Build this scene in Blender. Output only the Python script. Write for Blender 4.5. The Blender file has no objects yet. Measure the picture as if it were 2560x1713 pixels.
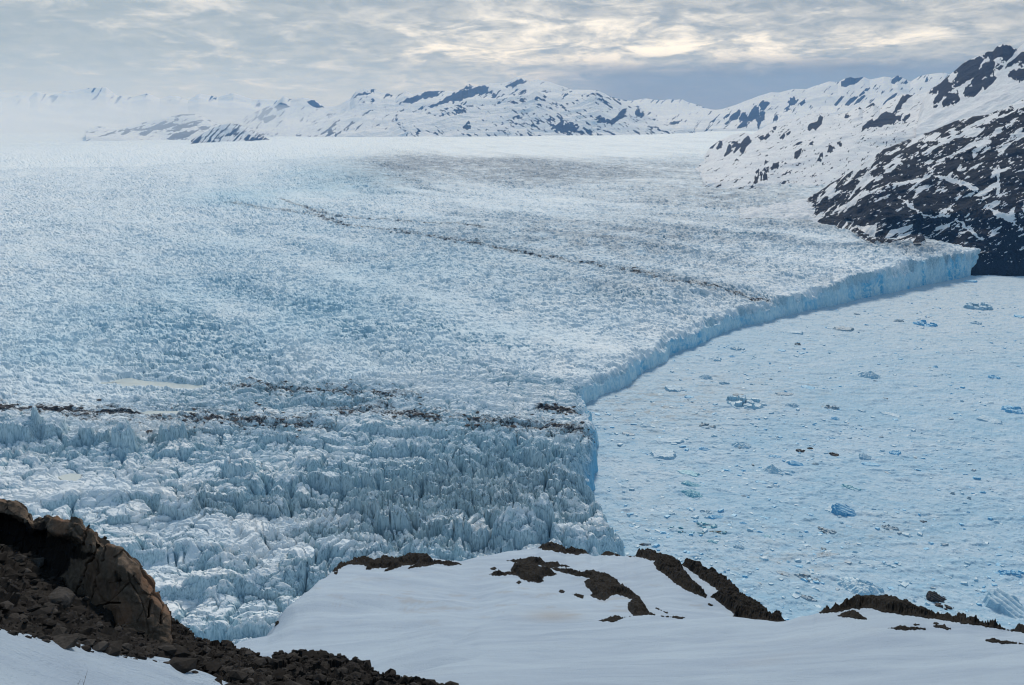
import bpy, math, random
import numpy as np
R = math.radians
random.seed(7)
rng = np.random.default_rng(11)
sc = bpy.context.scene

# ------------------------------------------------------------------ camera, world, sun, exposure
H = 500.0                      # the eye stands 500 m above the frozen lake (z = 0)
FS = 2076.0                    # focal length in pixels of a 2560 px wide photograph
CX, CY, HORIZON = 1280.0, 856.5, 311.0
PITCH = math.atan((CY - HORIZON) / FS)
cam_d = bpy.data.cameras.new('camera'); cam = bpy.data.objects.new('camera', cam_d)
sc.collection.objects.link(cam); sc.camera = cam
cam.location = (0, 0, H); cam.rotation_euler = (math.pi / 2 - PITCH, 0, 0)
cam_d.sensor_width = 36; cam_d.lens = 36 * FS / 2560
cam_d.clip_start = 0.5; cam_d.clip_end = 300000

SUN_AZ, SUN_EL = R(3), R(41)
sun_d = bpy.data.lights.new('sun', 'SUN'); sun = bpy.data.objects.new('sun', sun_d)
sc.collection.objects.link(sun)
sun_d.energy = 2.1; sun_d.angle = R(11); sun_d.color = (1.0, 0.93, 0.84)
sun.rotation_euler = (math.pi / 2 - SUN_EL, 0, math.pi - SUN_AZ)
sun.location = (200, 900, 900)

sc.view_settings.view_transform = 'Standard'; sc.view_settings.look = 'None'
sc.view_settings.gamma = 1.0; sc.view_settings.use_curve_mapping = False
sc.view_settings.exposure = 0.30
cy = sc.cycles
cy.max_bounces = 5; cy.diffuse_bounces = 2; cy.glossy_bounces = 2; cy.transmission_bounces = 1
cy.volume_bounces = 2; cy.transparent_max_bounces = 4
cy.caustics_reflective = False; cy.caustics_refractive = False
cy.use_denoising = True; cy.pixel_filter_type = 'BLACKMAN_HARRIS'; cy.filter_width = 1.15
try:
    cy.denoising_prefilter = 'ACCURATE'; cy.denoising_input_passes = 'RGB_ALBEDO_NORMAL'
except Exception: pass


class NT:
    """tiny helper to wire shader nodes"""
    def __init__(s, tree): s.t = tree; s.n = tree.nodes; s.l = tree.links; s.n.clear()
    def put(s, sock, v):
        if v is None: return
        if isinstance(v, bpy.types.NodeSocket): s.l.new(v, sock)
        else: sock.default_value = v
    def node(s, kind, **kw):
        nd = s.n.new(kind)
        for k, v in kw.items(): setattr(nd, k, v)
        return nd
    def math(s, op, a, b=None, c=None, clamp=False):
        nd = s.node('ShaderNodeMath', operation=op, use_clamp=clamp)
        for i, v in enumerate((a, b, c)): s.put(nd.inputs[i], v)
        return nd.outputs[0]
    def vmath(s, op, a, b=None):
        nd = s.node('ShaderNodeVectorMath', operation=op)
        s.put(nd.inputs[0], a); s.put(nd.inputs[1], b)
        return nd.outputs[0]
    def mix(s, f, a, b):
        nd = s.node('ShaderNodeMix', data_type='RGBA'); nd.clamp_factor = True
        col = lambda v: v if isinstance(v, bpy.types.NodeSocket) or len(v) == 4 else (*v, 1)
        s.put(nd.inputs[0], f); s.put(nd.inputs[6], col(a)); s.put(nd.inputs[7], col(b))
        return nd.outputs[2]
    def ramp(s, v, lo, hi, a=0.0, b=1.0, smooth=True):
        nd = s.node('ShaderNodeMapRange', interpolation_type='SMOOTHSTEP' if smooth else 'LINEAR')
        for i, x in enumerate((v, lo, hi, a, b)): s.put(nd.inputs[i], x)
        return nd.outputs[0]
    def noise(s, vec, scale, detail=4, rough=0.55, dist=0.0):
        nd = s.node('ShaderNodeTexNoise')
        s.put(nd.inputs['Vector'], vec); nd.inputs['Scale'].default_value = scale
        nd.inputs['Detail'].default_value = detail; nd.inputs['Roughness'].default_value = rough
        nd.inputs['Distortion'].default_value = dist
        return nd.outputs[0]
    def voronoi(s, vec, scale, feature='F1'):
        nd = s.node('ShaderNodeTexVoronoi', feature=feature)
        s.put(nd.inputs['Vector'], vec); nd.inputs['Scale'].default_value = scale
        return nd
    def mapping(s, vec, scale=(1, 1, 1), rot=(0, 0, 0)):
        nd = s.node('ShaderNodeMapping'); s.put(nd.inputs[0], vec)
        nd.inputs['Scale'].default_value = scale; nd.inputs['Rotation'].default_value = rot
        return nd.outputs[0]
    def attr(s, name):
        return s.node('ShaderNodeAttribute', attribute_name=name).outputs['Fac']
    def pos(s): return s.node('ShaderNodeNewGeometry').outputs['Position']
    def normal_z(s):
        x = s.node('ShaderNodeSeparateXYZ'); s.put(x.inputs[0], s.node('ShaderNodeNewGeometry').outputs['Normal'])
        return x.outputs[2]
    def bump(s, h, dist, strength=1.0):
        nd = s.node('ShaderNodeBump'); s.put(nd.inputs['Height'], h)
        nd.inputs['Distance'].default_value = dist; nd.inputs['Strength'].default_value = strength
        return nd.outputs[0]
    def out(s, color, rough=0.9, bump=None, spec=0.2):
        p = s.node('ShaderNodeBsdfPrincipled'); o = s.node('ShaderNodeOutputMaterial')
        s.put(p.inputs['Base Color'], color if isinstance(color, bpy.types.NodeSocket) or len(color) == 4 else (*color, 1))
        s.put(p.inputs['Roughness'], rough); p.inputs['Specular IOR Level'].default_value = spec
        if bump is not None: s.put(p.inputs['Normal'], bump)
        s.l.new(p.outputs[0], o.inputs[0])


world = bpy.data.worlds.new('World'); sc.world = world; world.use_nodes = True
w = NT(world.node_tree)
sky = w.node('ShaderNodeTexSky', sky_type='NISHITA'); sky.sun_disc = False
sky.sun_elevation = SUN_EL; sky.sun_rotation = SUN_AZ; sky.altitude = 500
dirv = w.node('ShaderNodeTexCoord').outputs['Generated']
sep = w.node('ShaderNodeSeparateXYZ'); w.put(sep.inputs[0], dirv)
dx, dy, dz = sep.outputs
el = w.math('ARCSINE', dz); az = w.math('ARCTAN2', dx, dy)
elp = w.math('MAXIMUM', el, 0.0)
den = w.math('ADD', elp, 0.15)
comb = w.node('ShaderNodeCombineXYZ')
w.put(comb.inputs[0], w.math('DIVIDE', dx, den)); w.put(comb.inputs[1], w.math('DIVIDE', dy, den))
cl = w.mapping(comb.outputs[0], scale=(1.1, 1.0, 1), rot=(0, 0, 0.12))
n_big = w.noise(cl, 1.0, 3, 0.5, 0.6)
n_med = w.noise(cl, 2.7, 10, 0.62, 0.7)
n_fin = w.noise(cl, 5.5, 8, 0.66, 0.4)
def gauss(az0, el0, sa, se):
    a = w.math('POWER', w.math('DIVIDE', w.math('SUBTRACT', az, az0), sa), 2.0)
    b = w.math('POWER', w.math('DIVIDE', w.math('SUBTRACT', el, el0), se), 2.0)
    return w.math('EXPONENT', w.math('MULTIPLY', w.math('ADD', a, b), -1.0))
thin = w.math('ADD', w.math('MULTIPLY', n_med, 0.62), w.math('ADD', w.math('MULTIPLY', n_big, 0.25), w.math('MULTIPLY', n_fin, 0.15)))
glow = gauss(0.16, 0.088, 0.30, 0.036)
glow2 = gauss(-0.28, 0.125, 0.30, 0.022)
thin2 = w.math('ADD', thin, w.math('ADD', w.math('MULTIPLY', glow, 0.085), w.math('MULTIPLY', glow2, 0.03)))
lit = w.ramp(thin2, 0.515, 0.68)
grey = w.mix(w.ramp(n_fin, 0.33, 0.68), (2.35, 2.7, 3.0), (4.6, 4.65, 4.55))
grey = w.mix(w.math('MULTIPLY', w.ramp(az, 0.15, -0.5), 0.7), grey, (3.1, 3.65, 3.9))
bright = w.mix(w.ramp(glow, 0.0, 0.7), (6.4, 6.3, 6.0), (9.2, 8.7, 7.8))
cloud = w.mix(lit, grey, bright)
# pale misty air on the left-hand horizon, dark blue rain band on the right-hand one
mist = w.math('MULTIPLY', w.ramp(el, 0.085, 0.0), w.ramp(az, 0.30, -0.35))
cloud = w.mix(w.math('MULTIPLY', mist, 0.8), cloud, (4.4, 4.9, 5.2))
edge = w.math('ADD', 0.066, w.math('MULTIPLY', w.math('SUBTRACT', n_med, 0.5), 0.035))
band = w.math('MULTIPLY', w.ramp(w.math('SUBTRACT', el, edge), 0.012, -0.014), w.ramp(az, -0.06, 0.16))
cloud = w.mix(w.math('MULTIPLY', band, 0.92), cloud, (0.95, 1.15, 1.6))
# the heavy overcast above and behind the viewer
cloud = w.mix(w.ramp(el, 0.30, 0.75), cloud, (1.6, 2.55, 3.6))
back = w.ramp(dy, 0.3, -0.6)
cloud = w.mix(w.math('MULTIPLY', back, 0.8), cloud, (1.5, 2.4, 3.3))
both = w.mix(0.93, sky.outputs[0], cloud)
bg = w.node('ShaderNodeBackground'); bg.inputs['Strength'].default_value = 0.1
w.put(bg.inputs[0], both)
wo = w.node('ShaderNodeOutputWorld'); w.l.new(bg.outputs[0], wo.inputs[0])

# ------------------------------------------------------------------ geometry helpers
cp, sp_ = math.cos(PITCH), math.sin(PITCH)
def ray(px, py):
    u = (np.asarray(px, float) - CX) / FS; v = (CY - np.asarray(py, float)) / FS
    return np.stack([u, cp + v * sp_, -sp_ + v * cp], -1)
def P(px, py, r):
    """the point seen at photo pixel (px,py) at horizontal range r"""
    d = ray(px, py); k = np.asarray(r, float) / np.hypot(d[..., 0], d[..., 1])
    return np.array([0, 0, H]) + d * k[..., None]
def G(px, py, z=0.0):
    d = ray(px, py); k = (z - H) / np.minimum(d[..., 2], -1e-4)
    return np.array([0, 0, H]) + d * k[..., None]
def proj(V):
    X = np.asarray(V, float) - np.array([0, 0, H])
    f = np.maximum(X[..., 1] * cp - X[..., 2] * sp_, 1e-3); up = X[..., 1] * sp_ + X[..., 2] * cp
    return CX + FS * X[..., 0] / f, CY - FS * up / f
def crop(x0, y0, k):
    return lambda pts: [(x0 + p[0] / k, y0 + p[1] / k) + tuple(p[2:]) for p in pts]

def sstep(a, b, x):
    t = np.clip((x - a) / (b - a), 0, 1); return t * t * (3 - 2 * t)
def hsh(ix, iy, iz, seed):
    h = (ix.astype(np.int64) * 374761393 + iy.astype(np.int64) * 668265263 + iz * 2147483647 + seed * 974634541) & 0xffffffff
    h = ((h ^ (h >> 13)) * 1274126177) & 0xffffffff
    h = ((h ^ (h >> 16)) * 2246822519) & 0xffffffff
    return ((h ^ (h >> 15)) & 0xffffff).astype(np.float32) / 16777215.0
def vn(x, y, seed=0):
    xi, yi = np.floor(x), np.floor(y); fx, fy = x - xi, y - yi
    fx = fx * fx * fx * (fx * (fx * 6 - 15) + 10); fy = fy * fy * fy * (fy * (fy * 6 - 15) + 10)
    a, b = hsh(xi, yi, 0, seed), hsh(xi + 1, yi, 0, seed); c, d = hsh(xi, yi + 1, 0, seed), hsh(xi + 1, yi + 1, 0, seed)
    return (a + (b - a) * fx) * (1 - fy) + (c + (d - c) * fx) * fy
def vn3(x, y, z, seed=0):
    zi = np.floor(z); fz = z - zi; fz = fz * fz * (3 - 2 * fz)
    xi, yi = np.floor(x), np.floor(y); fx, fy = x - xi, y - yi
    fx = fx * fx * (3 - 2 * fx); fy = fy * fy * (3 - 2 * fy); r = 0
    for k, wz in ((0, 1 - fz), (1, fz)):
        zz = (zi + k).astype(np.int64)
        a, b = hsh(xi, yi, zz, seed), hsh(xi + 1, yi, zz, seed); c, d = hsh(xi, yi + 1, zz, seed), hsh(xi + 1, yi + 1, zz, seed)
        r = r + wz * ((a + (b - a) * fx) * (1 - fy) + (c + (d - c) * fx) * fy)
    return r
def fbm(x, y, o=4, seed=0, g=0.5, ridged=False):
    s = 0; a = 1.0; t = 0; ca, sa = math.cos(0.6), math.sin(0.6)
    for i in range(o):
        n = vn(x, y, seed + i * 17)
        if ridged: n = 1 - np.abs(2 * n - 1)
        s = s + a * n; t += a; a *= g
        x, y = (x * ca - y * sa) * 2.03 + 5.3, (x * sa + y * ca) * 2.03 + 1.7
    return s / t
def fbm3(X, o=4, seed=0, g=0.5, ridged=False):
    x, y, z = X[..., 0], X[..., 1], X[..., 2]; s = 0; a = 1.0; t = 0
    for i in range(o):
        n = vn3(x, y, z, seed + i * 13)
        if ridged: n = 1 - np.abs(2 * n - 1)
        s = s + a * n; t += a; a *= g
        x, y, z = x * 2.03 + 3.1, y * 2.03 + 7.7, z * 2.03 + 1.3
    return s / t
def worley(x, y, seed=0):
    xi, yi = np.floor(x), np.floor(y)
    f1 = np.full(x.shape, 9., np.float32); f2 = f1.copy(); idr = np.zeros_like(f1); vx = np.zeros_like(f1); vy = np.zeros_like(f1)
    for i in (-1, 0, 1):
        for j in (-1, 0, 1):
            cx, cy_ = xi + i, yi + j
            ddx = cx + 0.1 + 0.8 * hsh(cx, cy_, 1, seed) - x; ddy = cy_ + 0.1 + 0.8 * hsh(cx, cy_, 2, seed) - y
            d = np.sqrt(ddx * ddx + ddy * ddy); m = d < f1
            f2 = np.where(m, f1, np.minimum(f2, d))
            idr = np.where(m, hsh(cx, cy_, 3, seed), idr); vx = np.where(m, -ddx, vx); vy = np.where(m, -ddy, vy)
            f1 = np.where(m, d, f1)
    return f1, f2, idr, vx, vy
def polydist(x, y, pts, closed=False):
    pts = np.asarray(pts, float); n = len(pts); best = np.full(np.shape(x), 1e18)
    for i in range(n if closed else n - 1):
        a, b = pts[i][:2], pts[(i + 1) % n][:2]; e = b - a; L = e @ e + 1e-12
        t = np.clip(((x - a[0]) * e[0] + (y - a[1]) * e[1]) / L, 0, 1)
        d = (x - a[0] - t * e[0]) ** 2 + (y - a[1] - t * e[1]) ** 2; best = np.minimum(best, d)
    return np.sqrt(best)
def inside(x, y, pts):
    c = np.zeros(np.shape(x), bool); n = len(pts)
    for i in range(n):
        x1, y1 = pts[i][:2]; x2, y2 = pts[(i + 1) % n][:2]
        if y1 == y2: continue
        c ^= ((y1 > y) != (y2 > y)) & (x < (x2 - x1) * (y - y1) / (y2 - y1) + x1)
    return c
def sdf(x, y, pts):
    d = polydist(x, y, pts, True); return np.where(inside(x, y, pts), d, -d)
def smooth_line(pts, n=200):
    pts = np.asarray(pts, float); t = np.r_[0, np.cumsum(np.hypot(*np.diff(pts[:, :2], axis=0).T))]
    q = np.linspace(0, t[-1], n); o = np.stack([np.interp(q, t, pts[:, k]) for k in range(pts.shape[1])], 1)
    return o

def link_mesh(name, V, F, mat, attrs=None, smooth=True, parent=None):
    V = np.asarray(V, np.float32).reshape(-1, 3); F = np.asarray(F, np.int32)
    me = bpy.data.meshes.new(name); k = F.shape[1]
    me.vertices.add(len(V)); me.vertices.foreach_set('co', V.ravel())
    me.loops.add(F.size); me.loops.foreach_set('vertex_index', F.ravel())
    me.polygons.add(len(F)); me.polygons.foreach_set('loop_start', np.arange(0, F.size, k, dtype=np.int32))
    me.polygons.foreach_set('use_smooth', np.full(len(F), smooth, bool))
    for a, v in (attrs or {}).items():
        me.attributes.new(a, 'FLOAT', 'POINT').data.foreach_set('value', np.asarray(v, np.float32).ravel())
    me.update(calc_edges=True); me.validate()
    me.materials.append(mat)
    o = bpy.data.objects.new(name, me); sc.collection.objects.link(o)
    if parent: o.parent = parent
    return o
def grid_faces(nr, nc, keep=None):
    i = np.arange(nr * nc).reshape(nr, nc)
    f = np.stack([i[:-1, :-1], i[:-1, 1:], i[1:, 1:], i[1:, :-1]], -1)
    return f[keep] if keep is not None else f.reshape(-1, 4)
def compact(V, F, attrs=None):
    u, inv = np.unique(F, return_inverse=True)
    return V.reshape(-1, 3)[u], inv.reshape(F.shape), {k: np.asarray(v).ravel()[u] for k, v in (attrs or {}).items()}
def vnormals(V):
    du = np.gradient(V, axis=1); dv = np.gradient(V, axis=0); n = np.cross(du, dv)
    n /= np.linalg.norm(n, axis=-1, keepdims=True) + 1e-9
    return n
def tag(o, label=None, cat=None, group=None, kind=None):
    if label: o['label'] = label
    if cat: o['category'] = cat
    if group: o['group'] = group
    if kind: o['kind'] = kind
    return o
def loft(rows, px0, px1, nu, nv, smooth_v=4, smooth_u=2):
    """surface through stacked curves; each row is a list of (px, py, range), sorted by px"""
    px = np.linspace(px0, px1, nu); W = []
    for row in rows:
        a = np.asarray(row, float)
        W.append(P(px, np.interp(px, a[:, 0], a[:, 1]), np.interp(px, a[:, 0], a[:, 2])))
    W = np.array(W); t = np.linspace(0, len(rows) - 1, nv); i = np.clip(t.astype(int), 0, len(rows) - 2); f = (t - i)[:, None, None]
    V = W[i] * (1 - f) + W[i + 1] * f
    def blur(V, ax):
        p = np.pad(V, [(1, 1) if k == ax else (0, 0) for k in range(3)], mode='reflect', reflect_type='odd')
        s = [slice(None)] * 3
        def sl(a, b): q = list(s); q[ax] = slice(a, b); return p[tuple(q)]
        return (sl(0, -2) + 2 * sl(1, -1) + sl(2, None)) / 4
    for _ in range(smooth_v): V = blur(V, 0)
    for _ in range(smooth_u): V = blur(V, 1)
    return V

# ------------------------------------------------------------------ materials
def material(name):
    m = bpy.data.materials.new(name); m.use_nodes = True
    return m, NT(m.node_tree)

def make_glacier_mat():
    m, t = material('glacier_ice'); p = t.pos()
    nz = t.normal_z()
    wob = t.noise(p, 0.30, 7, 0.75)
    nz = t.math('ADD', t.math('ADD', t.math('MULTIPLY', nz, 0.45), t.math('MULTIPLY', t.attr('nzc'), 0.55)), t.math('MULTIPLY', t.attr('rel'), 0.10))
    flat = t.ramp(t.math('ADD', nz, t.math('ADD', t.math('MULTIPLY', t.math('SUBTRACT', wob, 0.5), 0.5), t.math('MULTIPLY', t.math('SUBTRACT', t.attr('cover_sun'), 0.5), 0.42))), 0.60, 0.76)
    streak = t.noise(t.mapping(p, scale=(0.55, 0.55, 0.03)), 1.0, 5, 0.7, 0.4)
    ice = t.mix(t.ramp(streak, 0.36, 0.66), (0.33, 0.49, 0.58), (0.62, 0.77, 0.84))
    ice = t.mix(t.math('MULTIPLY', t.ramp(streak, 0.50, 0.33), t.math('MULTIPLY_ADD', t.attr('grime'), 0.55, 0.22)), ice, (0.085, 0.095, 0.10))
    ice = t.mix(t.attr('blue'), ice, (0.10, 0.43, 0.68))
    ice = t.mix(t.math('MULTIPLY', t.attr('grime'), 0.22), ice, (0.33, 0.33, 0.31))
    patch = t.noise(p, 0.012, 4, 0.6)
    snow = t.mix(t.ramp(patch, 0.35, 0.7), (0.72, 0.80, 0.86), (0.84, 0.87, 0.89))
    snow = t.mix(t.math('MULTIPLY', t.attr('grime'), t.ramp(wob, 0.52, 0.70, 0, 0.8)), snow, (0.30, 0.29, 0.27))
    snow = t.mix(t.math('MULTIPLY', t.attr('tint'), 0.65), snow, (0.48, 0.69, 0.80))
    snow = t.mix(t.attr('dust'), snow, (0.27, 0.30, 0.33)); ice = t.mix(t.attr('dust'), ice, (0.12, 0.15, 0.18)); ice = t.mix(t.attr('face'), ice, t.mix(t.ramp(streak, 0.38, 0.6), (0.40, 0.64, 0.76), (0.70, 0.84, 0.90)))
    fn = t.ramp(t.noise(t.mapping(p, scale=(1, 1, 1.3)), 0.055, 7, 0.7, 0.6), 0.40, 0.60)
    ice = t.mix(t.math('MULTIPLY', t.math('MULTIPLY', t.attr('face'), fn), t.math('MULTIPLY_ADD', t.attr('blue'), 0.85, 0.15)), ice, (0.08, 0.44, 0.70))
    col = t.mix(flat, ice, snow)
    dn = t.noise(p, 0.22, 5, 0.75)
    dd = t.math('ADD', t.attr('dirt'), t.math('MULTIPLY', t.math('SUBTRACT', dn, 0.5), 1.7))
    col = t.mix(t.ramp(dd, 0.30, 0.52, 0, 0.62), col, (0.17, 0.165, 0.16))
    col = t.mix(t.ramp(dd, 0.52, 0.64, 0, 0.93), col, (0.030, 0.028, 0.028))
    b = t.bump(t.math('ADD', t.noise(p, 0.9, 5, 0.7), t.math('MULTIPLY', streak, 0.6)), 1.0, 0.7)
    t.out(col, 0.8, b, 0.15); return m

def make_lake_mat():
    m, t = material('brash_covered_ice'); p = t.pos()
    q = t.mapping(p, scale=(0.55, 1, 0.3))
    n1 = t.noise(q, 0.25, 6, 0.75); n2 = t.noise(q, 0.010, 4, 0.6, 0.5); n3 = t.noise(q, 0.05, 5, 0.7)
    col = t.mix(t.ramp(n2, 0.3, 0.72), (0.35, 0.525, 0.655), (0.475, 0.60, 0.70))
    col = t.mix(t.math('MULTIPLY', t.attr('pale'), 0.85), col, (0.58, 0.635, 0.675))
    col = t.mix(t.ramp(n1, 0.48, 0.34, 0, 0.9), col, (0.20, 0.39, 0.54))
    col = t.mix(t.ramp(n1, 0.56, 0.68, 0, 0.75), col, (0.62, 0.71, 0.78))
    n4 = t.noise(t.mapping(p, scale=(0.45, 1, 0.3), rot=(0, 0, -0.15)), 0.075, 7, 0.72, 0.3)
    col = t.mix(t.ramp(n4, 0.50, 0.62, 0, 0.55), col, (0.24, 0.44, 0.60))
    col = t.mix(t.ramp(n4, 0.44, 0.34, 0, 0.5), col, (0.60, 0.69, 0.75))
    col = t.mix(t.math('MULTIPLY', t.attr('silt'), t.ramp(n3, 0.44, 0.72, 0, 0.75)), col, (0.31, 0.30, 0.28))
    b = t.bump(n1, 1.2, 0.6)
    t.out(col, 0.75, b, 0.2); return m

def make_mountain_mat(name, rock=(0.010, 0.013, 0.019), scale=0.02, fray=0.5, dust=0.15):
    m, t = material(name); p = t.pos()
    n = t.noise(p, scale, 6, 0.68, 0.3); n2 = t.noise(p, scale * 5, 5, 0.65)
    f = t.ramp(t.math('ADD', t.attr('rock'), t.math('ADD', t.math('MULTIPLY', t.math('SUBTRACT', n, 0.5), fray), t.math('MULTIPLY', t.math('SUBTRACT', n2, 0.5), fray * 0.6))), 0.46, 0.54)
    rc = t.mix(t.ramp(n2, 0.3, 0.7), tuple(0.45 * c for c in rock), tuple(2.4 * c for c in rock))
    sn = t.mix(t.ramp(n, 0.3, 0.75), (0.84, 0.86, 0.88), (0.82 - dust, 0.82 - dust, 0.84 - dust * 0.8))
    b = t.bump(t.math('ADD', n2, t.math('MULTIPLY', n, 2)), 0.5 / scale, 0.35)
    t.out(t.mix(f, sn, rc), 0.9, b, 0.1); return m

def make_snow_mat():
    m, t = material('old_snow'); p = t.pos()
    q = t.mapping(p, scale=(0.16, 0.5, 0.5), rot=(0, 0, 0.5))
    n = t.noise(q, 0.55, 5, 0.6, 0.5); f = t.noise(p, 9.0, 4, 0.7); r = t.noise(t.mapping(p, scale=(0.7, 2.6, 2.6), rot=(0, 0, 0.35)), 1.6, 4, 0.6, 0.3)
    col = t.mix(t.ramp(n, 0.3, 0.75), (0.385, 0.475, 0.57), (0.305, 0.385, 0.49))
    col = t.mix(t.ramp(t.noise(p, 0.09, 4, 0.6), 0.58, 0.78, 0, 0.25), col, (0.36, 0.38, 0.41))
    col = t.mix(t.attr('stain'), col, (0.29, 0.26, 0.23))
    h = t.math('ADD', t.math('MULTIPLY', f, 0.45), t.math('ADD', t.math('MULTIPLY', r, 0.55), t.math('MULTIPLY', n, 1.2)))
    t.out(col, 0.75, t.bump(h, 0.22, 0.9), 0.25); return m

def make_rock_mat(name, dark, light, sc_=1.0, crack=0.0, rust=None, bumpd=0.15):
    m, t = material(name); p = t.pos()
    n = t.noise(p, 0.8 * sc_, 7, 0.68, 0.4); f = t.noise(p, 6 * sc_, 5, 0.7)
    col = t.mix(t.ramp(t.math('ADD', t.math('MULTIPLY', n, 0.6), t.math('MULTIPLY', f, 0.4)), 0.32, 0.68), dark, light)
    if rust: col = t.mix(t.ramp(t.noise(p, 0.35 * sc_, 4, 0.6, 0.8), 0.52, 0.70, 0, 0.85), col, rust)
    h = t.math('ADD', n, t.math('MULTIPLY', f, 0.35))
    if crack:
        v = t.voronoi(t.mapping(p, scale=(1, 1, 0.35), rot=(0.2, 0.3, 0)), crack, 'DISTANCE_TO_EDGE').outputs['Distance']
        c = t.ramp(t.math('ADD', v, t.math('MULTIPLY', t.math('SUBTRACT', f, 0.5), 0.05)), 0.0, 0.035)
        col = t.mix(c, (0.012, 0.010, 0.009), col); h = t.math('ADD', h, c)
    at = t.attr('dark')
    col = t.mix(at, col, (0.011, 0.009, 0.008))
    t.out(col, 0.95, t.bump(h, bumpd, 0.8), 0.15); return m

def make_berg_mat(name, snow, ice, deep, dirt=None, dirt_amt=0.0, stripes=0.0):
    m, t = material(name); p = t.pos(); nz = t.normal_z()
    n = t.noise(p, 0.18, 5, 0.7); f = t.noise(p, 0.8, 4, 0.7)
    flat = t.ramp(t.math('ADD', nz, t.math('MULTIPLY', t.math('SUBTRACT', n, 0.5), 0.7)), 0.55, 0.9)
    col = t.mix(flat, t.mix(t.ramp(f, 0.35, 0.65), deep, ice), t.mix(t.ramp(n, 0.35, 0.65), ice, snow))
    if stripes: col = t.mix(t.ramp(t.noise(t.mapping(p, scale=(0.08, 1, 0.6), rot=(0, 0, 0.5)), 0.35, 4, 0.6), 0.5, 0.6, 0, stripes), col, deep)
    if dirt: col = t.mix(t.ramp(t.noise(p, 0.10, 6, 0.75), 0.62 - dirt_amt, 0.70 - dirt_amt, 0, 0.95), col, dirt)
    t.out(col, 0.55, t.bump(t.math('ADD', n, t.math('MULTIPLY', f, 0.4)), 1.5, 0.6), 0.3); return m

M = dict(
    glacier=make_glacier_mat(), lake=make_lake_mat(), snow=make_snow_mat(),
    far=make_mountain_mat('far_mountain_snow_and_rock', scale=0.006, fray=0.55, dust=0.06),
    mid=make_mountain_mat('ridge_snow_and_rock', scale=0.015, fray=0.35, dust=0.10),
    near=make_mountain_mat('hillside_rock_and_snow', rock=(0.012, 0.0145, 0.018), scale=0.05, fray=0.46, dust=0.08),
    heath=make_rock_mat('dark_heath_and_rock', (0.006, 0.0055, 0.005), (0.026, 0.022, 0.018), 1.2),
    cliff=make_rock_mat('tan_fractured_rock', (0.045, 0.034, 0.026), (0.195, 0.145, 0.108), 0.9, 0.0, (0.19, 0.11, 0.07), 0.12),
    scree=make_rock_mat('dark_rubble', (0.007, 0.006, 0.006), (0.030, 0.026, 0.023), 2.0, bumpd=0.05),
    stone=make_rock_mat('dark_stone', (0.012, 0.011, 0.010), (0.085, 0.076, 0.070), 2.2, bumpd=0.03),
    debris=make_rock_mat('moraine_rubble', (0.030, 0.028, 0.028), (0.10, 0.09, 0.085), 0.2),
    quartz=make_rock_mat('pale_quartz', (0.6, 0.62, 0.64), (0.82, 0.83, 0.84), 4.0, bumpd=0.01),
    twig=make_rock_mat('dry_twig', (0.10, 0.075, 0.05), (0.20, 0.15, 0.10), 8.0, bumpd=0.002),
    b_white=make_berg_mat('white_berg_ice', (0.68, 0.77, 0.82), (0.54, 0.70, 0.79), (0.26, 0.52, 0.70)),
    b_pale=make_berg_mat('pale_blue_berg_ice', (0.56, 0.68, 0.76), (0.46, 0.63, 0.74), (0.28, 0.49, 0.64)),
    b_blue=make_berg_mat('blue_berg_ice', (0.52, 0.73, 0.85), (0.30, 0.60, 0.82), (0.08, 0.38, 0.66)),
    b_teal=make_berg_mat('teal_berg_ice', (0.56, 0.76, 0.82), (0.36, 0.64, 0.73), (0.10, 0.38, 0.50)),
    b_grey=make_berg_mat('grey_berg_ice', (0.52, 0.60, 0.65), (0.40, 0.50, 0.57), (0.24, 0.35, 0.43), (0.16, 0.14, 0.125), 0.05),
    b_dirty=make_berg_mat('dirty_berg_ice', (0.45, 0.55, 0.62), (0.25, 0.36, 0.44), (0.06, 0.12, 0.17), (0.035, 0.030, 0.027), 0.17),
    b_tealdirty=make_berg_mat('silty_teal_berg_ice', (0.50, 0.72, 0.78), (0.24, 0.52, 0.62), (0.03, 0.22, 0.32), (0.085, 0.065, 0.05), 0.10),
    b_black=make_berg_mat('black_debris_ice', (0.10, 0.09, 0.085), (0.055, 0.05, 0.048), (0.02, 0.018, 0.018), (0.03, 0.025, 0.022), 0.25),
    b_rib=make_berg_mat('ribbed_blue_ice', (0.60, 0.77, 0.87), (0.34, 0.60, 0.79), (0.05, 0.30, 0.55), None, 0, 0.85),
)
m, t = material('meltwater')
t.out(t.mix(t.noise(t.pos(), 0.05, 3), (0.55, 0.60, 0.58), (0.64, 0.68, 0.65)), 0.15, t.bump(t.noise(t.pos(), 0.5, 3), 0.15, 0.25), 0.9)  # milky base colour also carries the pale sky reflection
M['water'] = m

# ------------------------------------------------------------------ glacier, one sheet from the calving front to the far snowfields
D2S = 1.0925
def D(pts): return [(p[0] * D2S, p[1] * D2S) + tuple(p[2:]) for p in pts]
front_px = D([(1400, 1600), (1412, 1500), (1414, 1400), (1412, 1300), (1398, 1255), (1370, 1215), (1346, 1172), (1350, 1140), (1366, 1110), (1377, 1078),
              (1368, 1030), (1352, 985), (1335, 941), (1360, 921), (1420, 886), (1500, 839), (1600, 786), (1700, 749), (1820, 719), (1950, 691), (2100, 657), (2216, 633)])
front = np.array([G(a, b)[:2] for a, b in front_px])
gpoly = np.vstack([front, [[3200, 4200], [30000, 26000], [30000, 60000], [-60000, 60000], [-30000, -3000], [front[0][0], -3000]]])

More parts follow.
